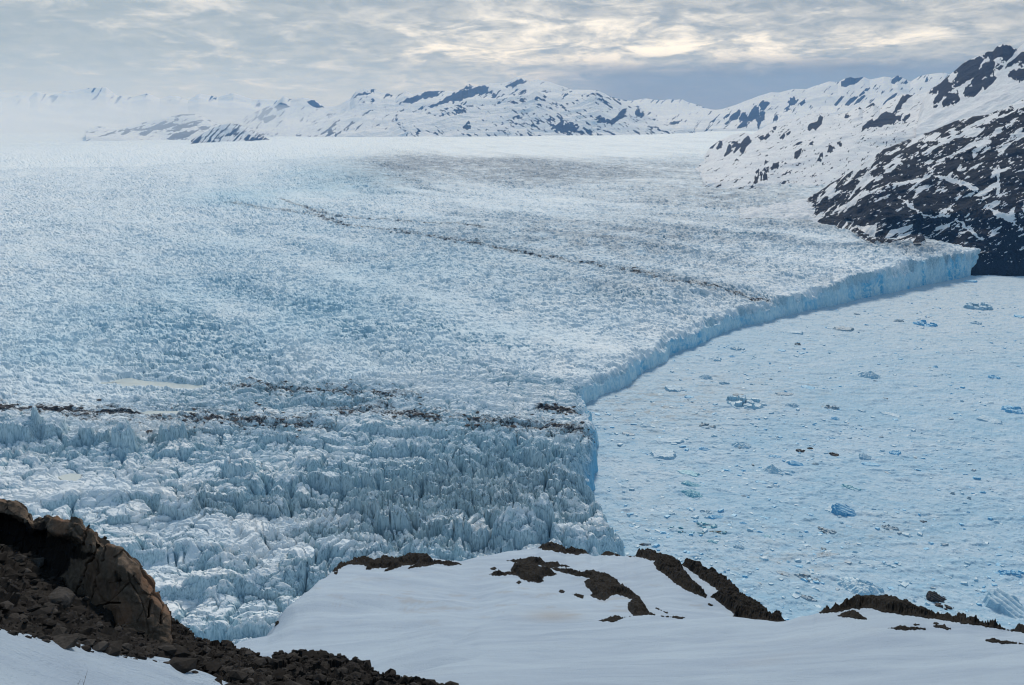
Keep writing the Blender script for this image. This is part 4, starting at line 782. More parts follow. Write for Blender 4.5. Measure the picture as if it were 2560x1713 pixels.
outcrop(Vn, K3([(1180, 628), (1260, 628), (1350, 638), (1300, 641)]), 'thin dark strip along the rim of the nearest slope', 0.12, OG, 417)
outcrop(Vn, K5([(110, 888), (200, 862), (320, 840), (430, 810), (500, 790), (540, 765), (620, 755), (700, 765), (790, 760), (900, 775), (1000, 795), (1100, 830), (1200, 880), (1300, 900), (1450, 930), (1560, 935), (1700, 980), (1850, 1000), (1960, 1040), (2126, 1035), (2350, 1060), (2350, 1120), (2126, 1072), (1960, 1050), (1800, 1020), (1600, 990), (1450, 965), (1200, 930), (1080, 905), (930, 900), (800, 875), (700, 850), (600, 835), (560, 850), (500, 832), (420, 865), (340, 878)]), 'long dark heath crest between the nearest snow and the lake', 0.6, OG, 418)
outcrop(Vn, K5([(350, 915), (390, 890), (450, 872), (530, 870), (560, 900), (630, 940), (520, 940), (420, 925)]), 'wedge shaped dark rock just below the long heath crest', 0.4, OG, 419)
outcrop(Vn, K5([(820, 1027), (900, 1020), (960, 1013), (1100, 1018), (1150, 1020), (1195, 1042), (1080, 1053), (950, 1048)]), 'flat lens shaped heath patch alone on the nearest snow', 0.25, OG, 420)
outcrop(Vn, K5([(1270, 1010), (1330, 1000), (1380, 1002), (1395, 1028), (1430, 1036), (1340, 1032)]), 'small wedge shaped rock beside the lens shaped heath patch', 0.25, OG, 421)
outcrop(Vn, K5([(1760, 1145), (1830, 1140), (1860, 1135), (1900, 1150), (1980, 1155), (2050, 1168), (2126, 1175), (2300, 1190), (2300, 1205), (2100, 1185), (1960, 1178), (1850, 1165)]), 'narrow ragged heath strip at the edge of the nearest snow', 0.22, OG, 422)
outcrop(Vn, K5([(1265, 985), (1300, 982), (1325, 992), (1300, 994)]), 'smallest dark chip of rock above the wedge shaped rock', 0.12, OG, 423)
outcrop(Vn, K5([(1085, 995), (1110, 991), (1130, 998), (1110, 1001)]), 'thin dark chip of rock above the lens shaped patch', 0.08, OG, 424)

# ------------------------------------------------------------------ rubble ridge, cliff and near snow at the left
C1 = crop(0, 1200, 3.057)
sil = sorted(with_r(C1([(-500, -100, 44), (-200, 60, 41), (0, 330, 38), (300, 420, 37), (700, 620, 36), (1000, 850, 34), (1180, 1010, 33), (1290, 1075, 32), (1340, 1090, 31.5), (1430, 1180, 31), (1470, 1225, 31), (1520, 1225, 31), (1570, 1290, 30.5), (1680, 1285, 30), (1740, 1270, 30), (1790, 1320, 29.5), (1870, 1330, 29), (1940, 1345, 28.5), (1960, 1385, 28.5)]) + K2([(380, 920, 28), (490, 925, 27), (520, 900, 27), (600, 880, 26.5), (740, 875, 26), (830, 890, 26), (900, 895, 25.5), (980, 920, 25), (1050, 950, 25), (1120, 1000, 24.5), (1180, 1015, 24), (1235, 1010, 24), (1300, 1050, 23.5), (1350, 1030, 23.5), (1400, 1045, 23), (1550, 1076, 23), (1700, 1150, 22), (2200, 1500, 20)]), 0))
base = sorted(with_r(C1([(-500, 1050, 17), (0, 1150, 18.5), (130, 1180, 18.7), (330, 1205, 19), (520, 1240, 19.3), (680, 1290, 19.4), (850, 1325, 19.5), (1000, 1355, 19.5), (1120, 1362, 19.6), (1300, 1400, 19.5), (1420, 1460, 19.3), (1550, 1500, 19), (1700, 1568, 18.6), (2140, 1750, 17.5)]) + [(900, 1890, 16), (1400, 2100, 14)], 0))
midl = [(p[0], 0.5 * p[1] + 0.5 * np.interp(p[0], [q[0] for q in sil], [q[1] for q in sil]), 0.5 * p[2] + 0.5 * np.interp(p[0], [q[0] for q in sil], [q[2] for q in sil])) for p in base]
under = off(base, 60, 0.93)
Vs = loft([under, base, midl, sil, off(sil, 60, 1.12), off(sil, 420, 1.3)], -160, 1330, 760, 300, 3, 1)
ns = vnormals(Vs); ns[ns[..., 2] < 0] *= -1
rub = 0.42 * (fbm3(Vs / 0.7, 3, 501, 0.6, True) - 0.5) + 0.30 * (worley(Vs[..., 0] / 0.42 + 3, Vs[..., 1] / 0.42, 502)[2] - 0.5) + 0.7 * (fbm3(Vs / 2.6, 3, 503) - 0.5)
Vs += ns * (rub * sstep(0.17, 0.25, np.linspace(0, 1, 300))[:, None])[..., None]
tag(link_mesh('rubble_slope', Vs, grid_faces(300, 760), M['scree'], dict(dark=np.zeros(Vs.shape[:2])), smooth=False), 'dark rubble slope falling beneath the tan rock cliff', 'slope', kind='structure')
nbase = off(base, -10, 1.0, 0.15)
Vl = loft([[(-300, 3600, 5), (900, 3600, 5)], [(-300, 1900, 10), (0, 1860, 10.5), (300, 1900, 11.5), (600, 1960, 12), (900, 2040, 12)], off(nbase, 24, 0.955), nbase, off(nbase, 40, 1.02)], -200, 860, 300, 150, 3, 1)
nl = vnormals(Vl); nl[nl[..., 2] < 0] *= -1
Vl += nl * (0.22 * (fbm(Vl[..., 0] / 2.6, Vl[..., 1] / 1.8, 4, 511) - 0.5) + 0.03 * (fbm(Vl[..., 0] / 0.35, Vl[..., 1] / 0.3, 3, 512) - 0.5))[..., None]
tag(link_mesh('snow_patch', Vl, grid_faces(150, 300), M['snow'], dict(stain=np.zeros(Vl.shape[:2]))), 'small snow patch at the foot of the dark rubble slope', 'slope', kind='structure')

ctop = C1([(-500, 60), (-200, 110), (0, 150), (60, 165), (110, 168), (160, 190), (190, 215), (205, 250), (245, 322), (270, 305), (335, 305), (358, 268), (385, 280), (430, 300), (500, 312), (560, 302), (600, 320), (640, 372), (700, 372), (735, 415), (750, 455), (800, 480), (860, 503), (930, 525), (965, 555), (1000, 598), (1045, 625), (1075, 680), (1090, 722), (1135, 765), (1160, 815), (1172, 860), (1215, 905), (1240, 945), (1272, 978), (1290, 1030), (1292, 1180), (1300, 1290), (1400, 1400)])
cbot = C1([(-500, 560), (-200, 600), (0, 620), (200, 640), (400, 720), (500, 880), (560, 960), (700, 990), (760, 1035), (900, 1115), (1000, 1172), (1100, 1225), (1280, 1275), (1300, 1300), (1400, 1420)])
rng_at = lambda px: np.interp(px * 3.057, [-500, 0, 300, 560, 900, 1270, 1400], [35, 33, 31, 27.8, 25.3, 24.6, 24.4])
gpx = np.linspace(-160, 428, 120); ty = np.interp(gpx, [p[0] for p in ctop], [p[1] for p in ctop]); by = np.interp(gpx, [p[0] for p in cbot], [p[1] for p in cbot]); rg = rng_at(gpx)
lefty = sstep(230, 150, gpx)
mk = lambda py, r: list(zip(gpx, py, r))
rows = [mk(by + 45, rg - 0.5), mk(by, rg), mk(by * 0.55 + ty * 0.45, rg + 0.5 + 0.7 * lefty), mk(ty + (by - ty) * (0.22 + 0.08 * lefty), rg + 0.8 + 0.9 * lefty), mk(ty + (by - ty) * (0.17 + 0.04 * lefty), rg + 0.9 - 0.1 * lefty), mk(ty + 4, rg + 1.3), mk(ty, rg + 1.6), mk(ty + 8, rg + 3.0), mk(ty + 200, rg + 5)]
Vc = loft(rows, -160, 424, 420, 360, 1, 0)
nc = vnormals(Vc); towards = np.array([0, 0, H]) - Vc; nc[(nc * towards).sum(-1) < 0] *= -1
Xc = Vc * np.array([1, 1, 0.55])
blk = worley(Vc[..., 0] / 1.1 + 0.25 * Vc[..., 2], Vc[..., 2] / 1.5 + 0.3 * fbm(Vc[..., 0], Vc[..., 2], 3, 520), 521)
fct = (blk[3] * np.cos(blk[2] * 37) + blk[4] * np.sin(blk[2] * 37)) * 0.10
blk2 = worley(Vc[..., 0] / 0.42 + 0.3 * Vc[..., 2], Vc[..., 2] / 0.55, 524); fct = fct + (blk2[3] * np.cos(blk2[2] * 37) + blk2[4] * np.sin(blk2[2] * 37)) * 0.07
jagc = fct + 0.22 * (fbm3(Xc / 1.8, 4, 522, 0.55) - 0.5) + 0.05 * (blk[2] - 0.5) + 0.13 * (fbm3(Xc / 0.35, 3, 523, 0.6) - 0.5) - 0.04 * np.exp(-((blk[1] - blk[0]) / 0.04) ** 2)
cxp, cyp = proj(Vc)
cr = np.zeros(cxp.shape)
for ln in ([(560, 870), (610, 780), (660, 640), (720, 560), (760, 460)], [(700, 990), (725, 800), (735, 620)], [(790, 620), (820, 520)], [(1130, 1050), (1150, 930), (1170, 850)], [(1220, 1110), (1235, 1000), (1250, 940)], [(880, 700), (890, 780), (920, 770)], [(760, 970), (830, 940), (920, 940)], [(740, 1020), (700, 970), (640, 960)], [(630, 500), (650, 430), (640, 370)], [(700, 600), (690, 500)]):
    cr = np.maximum(cr, np.exp(-(polydist(cxp + 5 * (fbm(cxp / 9, cyp / 9, 3, 530) - 0.5), cyp, C1(ln)) / 1.5) ** 2))
cr *= sstep(2, 7, polydist(cxp, cyp, ctop)) * inside(cxp, cyp, ctop + [(420, 1900), (-300, 1900)])
Vc += nc * (jagc - 0.30 * cr)[..., None]
shade_crack = np.clip(polymask(cxp, cyp, [C1([(-600, 250), (0, 262), (120, 285), (210, 320), (330, 340), (360, 420), (470, 430), (560, 470), (620, 520), (700, 590), (600, 600), (540, 590), (530, 680), (420, 760), (480, 880), (300, 800), (0, 760), (-600, 760)])], 5, 9, 531, 14), 0, 1)  # deep shade below the rim, painted into the rock colour
shade_crack = np.maximum(shade_crack, 0.85 * polymask(cxp, cyp, [C1([(470, 410), (560, 390), (545, 440), (490, 470)]), C1([(870, 720), (900, 690), (930, 760), (910, 800), (880, 770)]), C1([(30, 195), (70, 190), (60, 230)])], 4, 5, 532, 8))
shade_crack = np.maximum(shade_crack, 0.9 * cr)
cliff = link_mesh('rock_cliff', Vc, grid_faces(360, 420), M['cliff'], dict(dark=shade_crack), smooth=False)
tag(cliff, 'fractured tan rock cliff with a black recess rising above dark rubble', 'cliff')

# ------------------------------------------------------------------ stones
import bmesh
def ico(sub):
    bm = bmesh.new(); bmesh.ops.create_icosphere(bm, subdivisions=sub, radius=1)
    V = np.array([v.co for v in bm.verts]); F = np.array([[v.index for v in f.verts] for f in bm.faces]); bm.free(); return V, F
ICO3, ICO1 = ico(4), ico(1)
def rock_shape(size, seed, rough=0.3, ncut=9):
    V = ICO3[0].copy(); rg_ = np.random.default_rng(seed)
    for _ in range(ncut):
        nrm = rg_.normal(size=3); nrm /= np.linalg.norm(nrm); d = rg_.uniform(0.45, 0.85)
        k = V @ nrm; V = V - np.maximum(k - d, 0)[:, None] * nrm
    V *= (1 + rough * 0.5 * (fbm3(V * 1.5 + seed, 3, seed) - 0.5) + rough * 0.3 * (fbm3(V * 6 + seed, 2, seed) - 0.5))[:, None]
    return V * np.array(size)
def surf(V, px, py):
    a, b = proj(V); d = (a - px) ** 2 + (b - py) ** 2
    dist = np.linalg.norm(V - np.array([0, 0, H]), axis=-1)
    d = np.where(V[..., 1] > 1, d, 1e9); k = np.unravel_index(np.argmin(d + 0.02 * dist), d.shape)
    return V[k], dist[k]
stones = [(450, 930, 250, 120, 'large rounded dark boulder lying at the foot of the tan cliff'), (160, 605, 105, 45, 'grey slab lying in the black recess, further from the tan face'), (300, 638, 105, 50, 'grey slab lying in the black recess, nearer the tan face'), (385, 990, 110, 60, 'medium dark boulder just below the largest boulder'),
          (205, 705, 70, 40, 'dark blocky boulder below the two grey slabs'), (115, 745, 90, 45, 'low dark boulder at the edge of the picture below the black recess'), (1380, 1310, 100, 55, 'dark angular boulder just right of the cliff foot'), (1395, 1375, 95, 40, 'flat grey rubble slab above the snow patch edge'), (1730, 1288, 60, 55, 'pointed boulder standing up on the rubble skyline'), (1510, 1240, 70, 55, 'dark boulder on the skyline right under the cliff corner'),
          (900, 1135, 70, 30, 'small pale grey stone under the cliff foot'), (1900, 1345, 90, 50, 'flat topped boulder on the rubble skyline beside the knoll snow'), (1180, 1255, 90, 45, 'dark stone pressed against the bottom of the cliff'), (620, 1215, 90, 35, 'flat dark stone close above the snow patch'), (240, 1075, 80, 35, 'dark stone on the open rubble above the snow patch'), (960, 1290, 110, 40, 'long dark stone lying along the snow patch edge'), (1320, 1350, 130, 40, 'broad shadowy slab at the edge of the snow patch')]
for i, (x, y, wd, ht, lab) in enumerate(stones):
    (px, py), = C1([(x, y)]); p, d = surf(Vs, px, py); s = wd / 3.057 * d / FS / 2
    V = rock_shape((s, s * 0.8, s * ht / wd * 1.25), 600 + i) ; a = rng.uniform(-0.6, 0.6)
    V = V @ np.array([[math.cos(a), math.sin(a), 0], [-math.sin(a), math.cos(a), 0], [0, 0, 1]]) @ np.array([[math.cos(.3), 0, -math.sin(.3)], [0, 1, 0], [math.sin(.3), 0, math.cos(.3)]])
    o = link_mesh('boulder', V, ICO3[1], M['stone'], dict(dark=np.zeros(len(V))), smooth=False); o.location = tuple(p + np.array([0, 0, s * 0.1]))
    tag(o, lab, 'boulder', 'boulders on the rubble slope')
for i, (x, y, wd, ht, lab) in enumerate([(1210, 1022, 52, 40, 'squared boulder on the low end of the rubble skyline'), (1340, 1042, 70, 40, 'rounded boulder at the lowest end of the rubble skyline'), (1402, 1058, 60, 34, 'last boulder of the rubble skyline before the picture edge'), (175, 835, 50, 45, 'sharp boulder on the skyline in front of the striped glacier ice'), (600, 895, 90, 45, 'blocky boulder on top of the middle rubble hump'), (740, 885, 110, 45, 'broad dark boulder on the crest of the middle rubble hump'), (320, 880, 80, 40, 'flat dark boulder on the skyline dip beside the knoll snow')]):
    (px, py), = K2([(x, y)]); p, d = surf(Vs, px, py); s = wd / 2.604 * d / FS / 2
    V = rock_shape((s, s * 0.8, s * ht / wd * 1.25), 650 + i)
    o = link_mesh('boulder', V, ICO3[1], M['stone'], dict(dark=np.zeros(len(V))), smooth=False); o.location = tuple(p + np.array([0, 0, s * 0.1])); tag(o, lab, 'boulder', 'boulders on the rubble slope')
(px, py), = C1([(752, 1277)]); p, d = surf(Vs, px, py)
o = link_mesh('stone', rock_shape((0.045, 0.04, 0.03), 671), ICO3[1], M['quartz'], dict(dark=np.zeros(len(ICO3[0]))), smooth=False); o.location = tuple(p + np.array([0, -0.1, 0.06])); tag(o, 'single bright white stone at the lower edge of the dark rubble', 'stone')
# loose rubble, far too many pieces to count
VV, FF, nq = [], [], 0
flatV = Vs[45:230, :].reshape(-1, 3)
cand = flatV[rng.integers(0, len(flatV), 9000)]
for c in cand:
    s = 0.02 + 0.09 * rng.random() ** 3 + (0.22 * rng.random() ** 1.5 if rng.random() < 0.07 else 0)
    V = ICO1[0] * (1 + rng.uniform(-0.35, 0.35, (12, 1))) if len(ICO1[0]) == 12 else ICO1[0] * (1 + rng.uniform(-0.3, 0.3, (len(ICO1[0]), 1)))
    V = V * np.array([s * rng.uniform(0.8, 1.7), s * rng.uniform(0.7, 1.3), s * rng.uniform(0.35, 0.8)]); a = rng.uniform(0, 6.28)
    V = V @ np.array([[math.cos(a), math.sin(a), 0], [-math.sin(a), math.cos(a), 0], [0, 0, 1]]) + c + np.array([0, 0, s * 0.25])
    VV.append(V); FF.append(ICO1[1] + nq); nq += len(V)
tag(link_mesh('loose_rubble', np.vstack(VV), np.vstack(FF), M['stone'], dict(dark=np.repeat(rng.random(len(VV)) ** 0.6, len(ICO1[0]))), smooth=False), 'loose dark stones covering the rubble slope', 'rubble', kind='stuff')

# dry stem on the near snow
def tube(pts, r0, r1, n=6):
    pts = np.array(pts, float); V = []
    for i, p in enumerate(pts):
        tdir = pts[min(i + 1, len(pts) - 1)] - pts[max(i - 1, 0)]; tdir /= np.linalg.norm(tdir)
        a = np.cross(tdir, [0, 1, 0.2]); a /= np.linalg.norm(a); b = np.cross(tdir, a); r = r0 + (r1 - r0) * i / (len(pts) - 1)
        V += [p + r * (math.cos(q) * a + math.sin(q) * b) for q in np.linspace(0, 2 * math.pi, n, endpoint=False)]
    F = [[i * n + k, i * n + (k + 1) % n, (i + 1) * n + (k + 1) % n, (i + 1) * n + k] for i in range(len(pts) - 1) for k in range(n)]
    return np.array(V), np.array(F)
for lab, pts, sub in (('taller forked dry stem poking out of the near snow', [(628, 1600), (640, 1560), (652, 1515), (668, 1458)], [[(640, 1560), (634, 1540), (630, 1532)], [(655, 1510), (648, 1490)]]), ('shorter dry stem beside the forked one in the near snow', [(585, 1600), (598, 1560), (617, 1520)], [[(598, 1560), (588, 1550)]])):
    q = C1(pts); p0, d = surf(Vl, q[0][0], q[0][1]); r = math.hypot(p0[0], p0[1])
    W = [P(a, b, r) for a, b in q]; parts = [tube(W, 0.004, 0.002)]
    for s_ in sub: parts.append(tube([P(a, b, r) for a, b in C1(s_)], 0.0025, 0.0015))
    Vt, Ft, k = [], [], 0
    for a, b in parts: Vt.append(a); Ft.append(b + k); k += len(a)
    tag(link_mesh('dry_stem', np.vstack(Vt), np.vstack(Ft), M['twig'], dict(dark=np.zeros(k))), lab, 'stem')

# ------------------------------------------------------------------ icebergs and brash in the lake
def berg(px, py, wpx, hpx, mat, label, kind='block', yaw=0.0, tall=0.23, seed=0, cat='iceberg', depth=None):
    c = G(px, py, 0.0); d = np.linalg.norm(c - np.array([0, 0, H])); k = d / FS
    wm = wpx * k / 2; sinp = H / d
    dm = (depth if depth else max(hpx * k * 0.62 / max(sinp, 0.15), wm * 0.35)) / 1.0
    dm = min(dm / 1.0, wm * 1.3) * (0.62 if depth is None else 1)
    hm = tall * min(wm, dm) * 1.5
    nr_, na_ = 26, 84
    rr_ = np.linspace(0, 1.0, nr_)[:, None]; th = np.linspace(0, 2 * np.pi, na_, endpoint=False)[None]
    cx_, cy_ = np.cos(th), np.sin(th)
    outl = 0.78 + 0.5 * (fbm(cx_ * 1.3 + seed * 3.1, cy_ * 1.3 + seed, 3, 700 + seed) - 0.5) + 0.35 * (fbm(cx_ * 4 + seed, cy_ * 4, 2, 800 + seed) - 0.5)
    if kind in ('slab', 'block', 'tilt'): outl = outl / (np.abs(cx_) ** 3 + np.abs(cy_) ** 3) ** (1 / 3)
    X = rr_ * outl * cx_ * wm; Y = rr_ * outl * cy_ * dm
    u, v = X / wm, Y / dm
    f1, f2, idr, vx, vy = worley(u * 3.2 + seed, v * 2.4 + seed * 1.7, 710 + seed)
    n1 = fbm(u * 2.2 + seed, v * 2.2, 4, 720 + seed); rg_ = fbm(u * 4 + seed, v * 4, 4, 730 + seed, 0.6, True)
    if kind == 'slab': hh = (0.45 + 0.3 * u * math.cos(seed) + 0.25 * v + 0.35 * (n1 - 0.5) + 0.12 * rg_) * (1 - sstep(0.82, 0.98, rr_))
    elif kind == 'tilt': hh = np.clip(0.55 - 0.75 * u + 0.25 * v + 0.3 * (n1 - 0.5) + 0.25 * np.abs(np.sin(v * 9 + u * 3 + seed)) * (u > -0.5), 0.04, 1.2) * (1 - sstep(0.80, 0.97, rr_))
    elif kind == 'mound': hh = (0.95 * (1 - rr_ ** 1.5) + 0.55 * (n1 - 0.5) + 0.35 * (rg_ - 0.5) + 0.25 * (idr - 0.5)) * (1 - sstep(0.85, 1, rr_))
    elif kind == 'rubble': hh = (idr ** 1.6 * 1.1 + 0.3 * (rg_ - 0.4)) * (1 - 0.4 * rr_) * (1 - sstep(0.86, 1, rr_)) * (f2 - f1 > 0.08) + 0.05
    elif kind == 'spire': hh = ((1 - rr_) ** 1.2 * 1.6 + 0.4 * (rg_ - 0.5)) * (1 - sstep(0.85, 1, rr_))
    else: hh = (0.5 + 0.5 * (idr - 0.5) + 0.45 * (n1 - 0.5) + 0.25 * (rg_ - 0.5) + 0.2 * v) * (1 - sstep(0.78, 0.97, rr_))
    Z = np.maximum(hh, -0.05) * hm * 1.25; Z = Z - 1.0 * (rr_ > 0.985) - 0.2 * hm * (rr_ >= 1.0) + 0.6
    V = np.stack([X, Y, Z + 0 * X], -1)
    F = grid_faces(nr_, na_); last = np.arange(nr_) * na_
    wrap = np.stack([last[:-1] + na_ - 1, last[:-1], last[1:], last[1:] + na_ - 1], -1)
    F = np.vstack([F, wrap])[:, ::-1]
    o = link_mesh(name := ('ice_floe' if kind in ('slab', 'rubble') else 'iceberg'), V.reshape(-1, 3), F, M[mat], smooth=False)
    face = math.atan2(c[0], c[1]); o.location = (c[0], c[1], 0.0); o.rotation_euler = (0, 0, -face + yaw)
    return tag(o, label, 'iceberg' if name == 'iceberg' else 'ice floe', 'bergs and floes in the brash ice')
A7 = lambda x, y: (1400 + x / 2.0207, 600 + y / 2.0207); A8 = lambda x, y: (1500 + x / 2.2113, 1100 + y / 2.2113)
B7 = [(2075, 213, 62, 12, 'b_blue', 'small vivid blue floe nearest the dark rock shore', 'slab'), (1500, 378, 36, 12, 'b_grey', 'small grey block alone in the far open lake', 'block'), (1710, 415, 62, 22, 'b_grey', 'grey pointed berg beside a line of blue rubble ice', 'mound'), (1840, 430, 130, 24, 'b_blue', 'long line of blue rubble ice beside a grey pointed berg', 'rubble'),
      (1435, 455, 112, 22, 'b_grey', 'flat grey floe with dark front edge in the far lake', 'slab'), (1185, 472, 112, 16, 'b_pale', 'thin flat floe closest to the far curve of the ice cliff', 'slab'), (1200, 530, 38, 10, 'b_dirty', 'tiny dark block nearest below the thin flat floe', 'block'), (785, 608, 82, 30, 'b_white', 'white and blue block closest to the middle of the ice cliff', 'block'),
      (735, 700, 96, 42, 'b_pale', 'pale blue crumpled mound near the ice cliff', 'mound'), (575, 758, 120, 34, 'b_pale', 'pale broad floe closest to the near curve of the ice cliff', 'slab'), (830, 728, 72, 18, 'b_pale', 'low grey blue floe beside the pale crumpled mound', 'rubble'), (930, 830, 240, 74, 'b_white', 'large low raft of white rubble ice with a dark tip', 'rubble'),
      (900, 788, 66, 14, 'b_dirty', 'dirty brown sliver on the back edge of the large white raft', 'slab'), (1135, 782, 118, 16, 'b_grey', 'thin dark edged floe beyond the large white raft', 'slab'), (1252, 750, 82, 18, 'b_blue', 'clean blue floe beyond the thin dark edged one', 'slab'), (1565, 692, 130, 50, 'b_white', 'round white rubble berg in the middle of the far lake', 'mound'),
      (1898, 645, 36, 34, 'b_blue', 'small upright blue pinnacle with a flat apron', 'spire'), (1880, 678, 120, 10, 'b_pale', 'thin pale apron floe under the upright blue pinnacle', 'slab'), (2190, 697, 66, 26, 'b_blue', 'compact blue double block far out in the lake', 'block'), (2285, 867, 112, 42, 'b_blue', 'large rounded blue block at the picture edge', 'block'),
      (2170, 917, 130, 32, 'b_pale', 'pale long floe beside the large rounded blue block', 'slab'), (1675, 887, 115, 18, 'b_white', 'clean white flat floe in the middle of the lake', 'slab'), (1390, 908, 66, 26, 'b_blue', 'bright sky blue jagged block in the lake middle', 'mound'), (1172, 842, 88, 36, 'b_pale', 'pale crumpled mound between raft and sky blue block', 'mound'),
      (545, 1020, 182, 32, 'b_pale', 'long straight blue white floe above a big pale mound', 'slab'), (520, 1092, 155, 92, 'b_pale', 'big pale flat mound off the near end of the cliff', 'slab'), (918, 1042, 118, 70, 'b_white', 'crumpled blue and white berg like a crushed ball', 'mound'), (1215, 1070, 60, 22, 'b_black', 'brown black debris lump beside a darker pointed one', 'rubble'),
      (1265, 1057, 42, 18, 'b_black', 'darkest pointed debris lump of the dirty pair', 'mound'), (1385, 1088, 56, 20, 'b_black', 'dark brown debris block lakeward of the dirty pair', 'block'), (1088, 1098, 84, 18, 'b_blue', 'saturated blue block with shadowed front near the debris lumps', 'block'), (1195, 1136, 96, 24, 'b_blue', 'blue wedge just in front of the debris lumps', 'tilt'),
      (1290, 1135, 40, 22, 'b_grey', 'small dirty ringed lump right of the blue wedge', 'mound'), (1070, 1168, 118, 46, 'b_white', 'white grey pyramid shaped mound', 'spire'), (1015, 1228, 74, 16, 'b_blue', 'thin blue bar floe below the white pyramid', 'slab'), (650, 1182, 142, 32, 'b_teal', 'wide pale floe with turquoise rim', 'slab'),
      (668, 1240, 126, 24, 'b_teal', 'upper teal floe of the jagged teal pair', 'tilt'), (670, 1288, 142, 52, 'b_teal', 'lower jagged berg of the jagged teal pair', 'mound'), (1570, 1138, 100, 18, 'b_blue', 'bright blue straight floe', 'slab'), (1690, 1080, 76, 26, 'b_blue', 'twin blue block beyond the bright straight floe', 'block'), (1545, 1105, 76, 30, 'b_pale', 'pale wedge behind the bright blue straight floe', 'tilt'),
      (1470, 1258, 120, 28, 'b_teal', 'low teal rubble strip above the ribbed berg', 'rubble'), (1400, 1372, 120, 50, 'b_white', 'white snowy flank floe joined to the ribbed berg', 'slab'), (1645, 805, 30, 12, 'b_dirty', 'tiny dirty speck of ice in the open middle lake', 'block'), (1795, 742, 24, 10, 'b_blue', 'tiny blue speck below the upright pinnacle', 'block'),
      (345, 985, 90, 22, 'b_grey', 'grey blue floe near the corner of the glacier front', 'slab'), (430, 945, 70, 20, 'b_pale', 'pale block off the black debris corner of the glacier', 'block'), (745, 945, 110, 34, 'b_grey', 'dirty grey rubble patch in the silty water', 'rubble'), (725, 1060, 60, 18, 'b_blue', 'small blue block between big pale mound and crumpled berg', 'block'),
      (860, 800, 30, 12, 'b_pale', 'small block behind the raft', 'block'), (1360, 850, 110, 26, 'b_grey', 'grey broken floe above the sky blue block', 'rubble'), (2110, 345, 160, 34, 'b_pale', 'wide pale rubble field far out near the horizon side', 'rubble'), (1570, 368, 90, 10, 'b_pale', 'thin pale strip next to the small grey far block', 'slab'), (2320, 390, 50, 14, 'b_blue', 'blue floe at the far picture edge', 'slab'), (2100, 425, 60, 18, 'b_pale', 'pale block far out beyond the blue double block', 'block'),
      (900, 555, 90, 18, 'b_pale', 'low pale strip near the cliff beyond the white block', 'rubble'), (870, 593, 42, 14, 'b_blue', 'small blue block right beside the white and blue block', 'block'), (1120, 562, 50, 12, 'b_blue', 'small blue floe below the tiny dark block', 'slab'), (655, 797, 60, 14, 'b_blue', 'small blue bar below the pale broad floe', 'slab')]
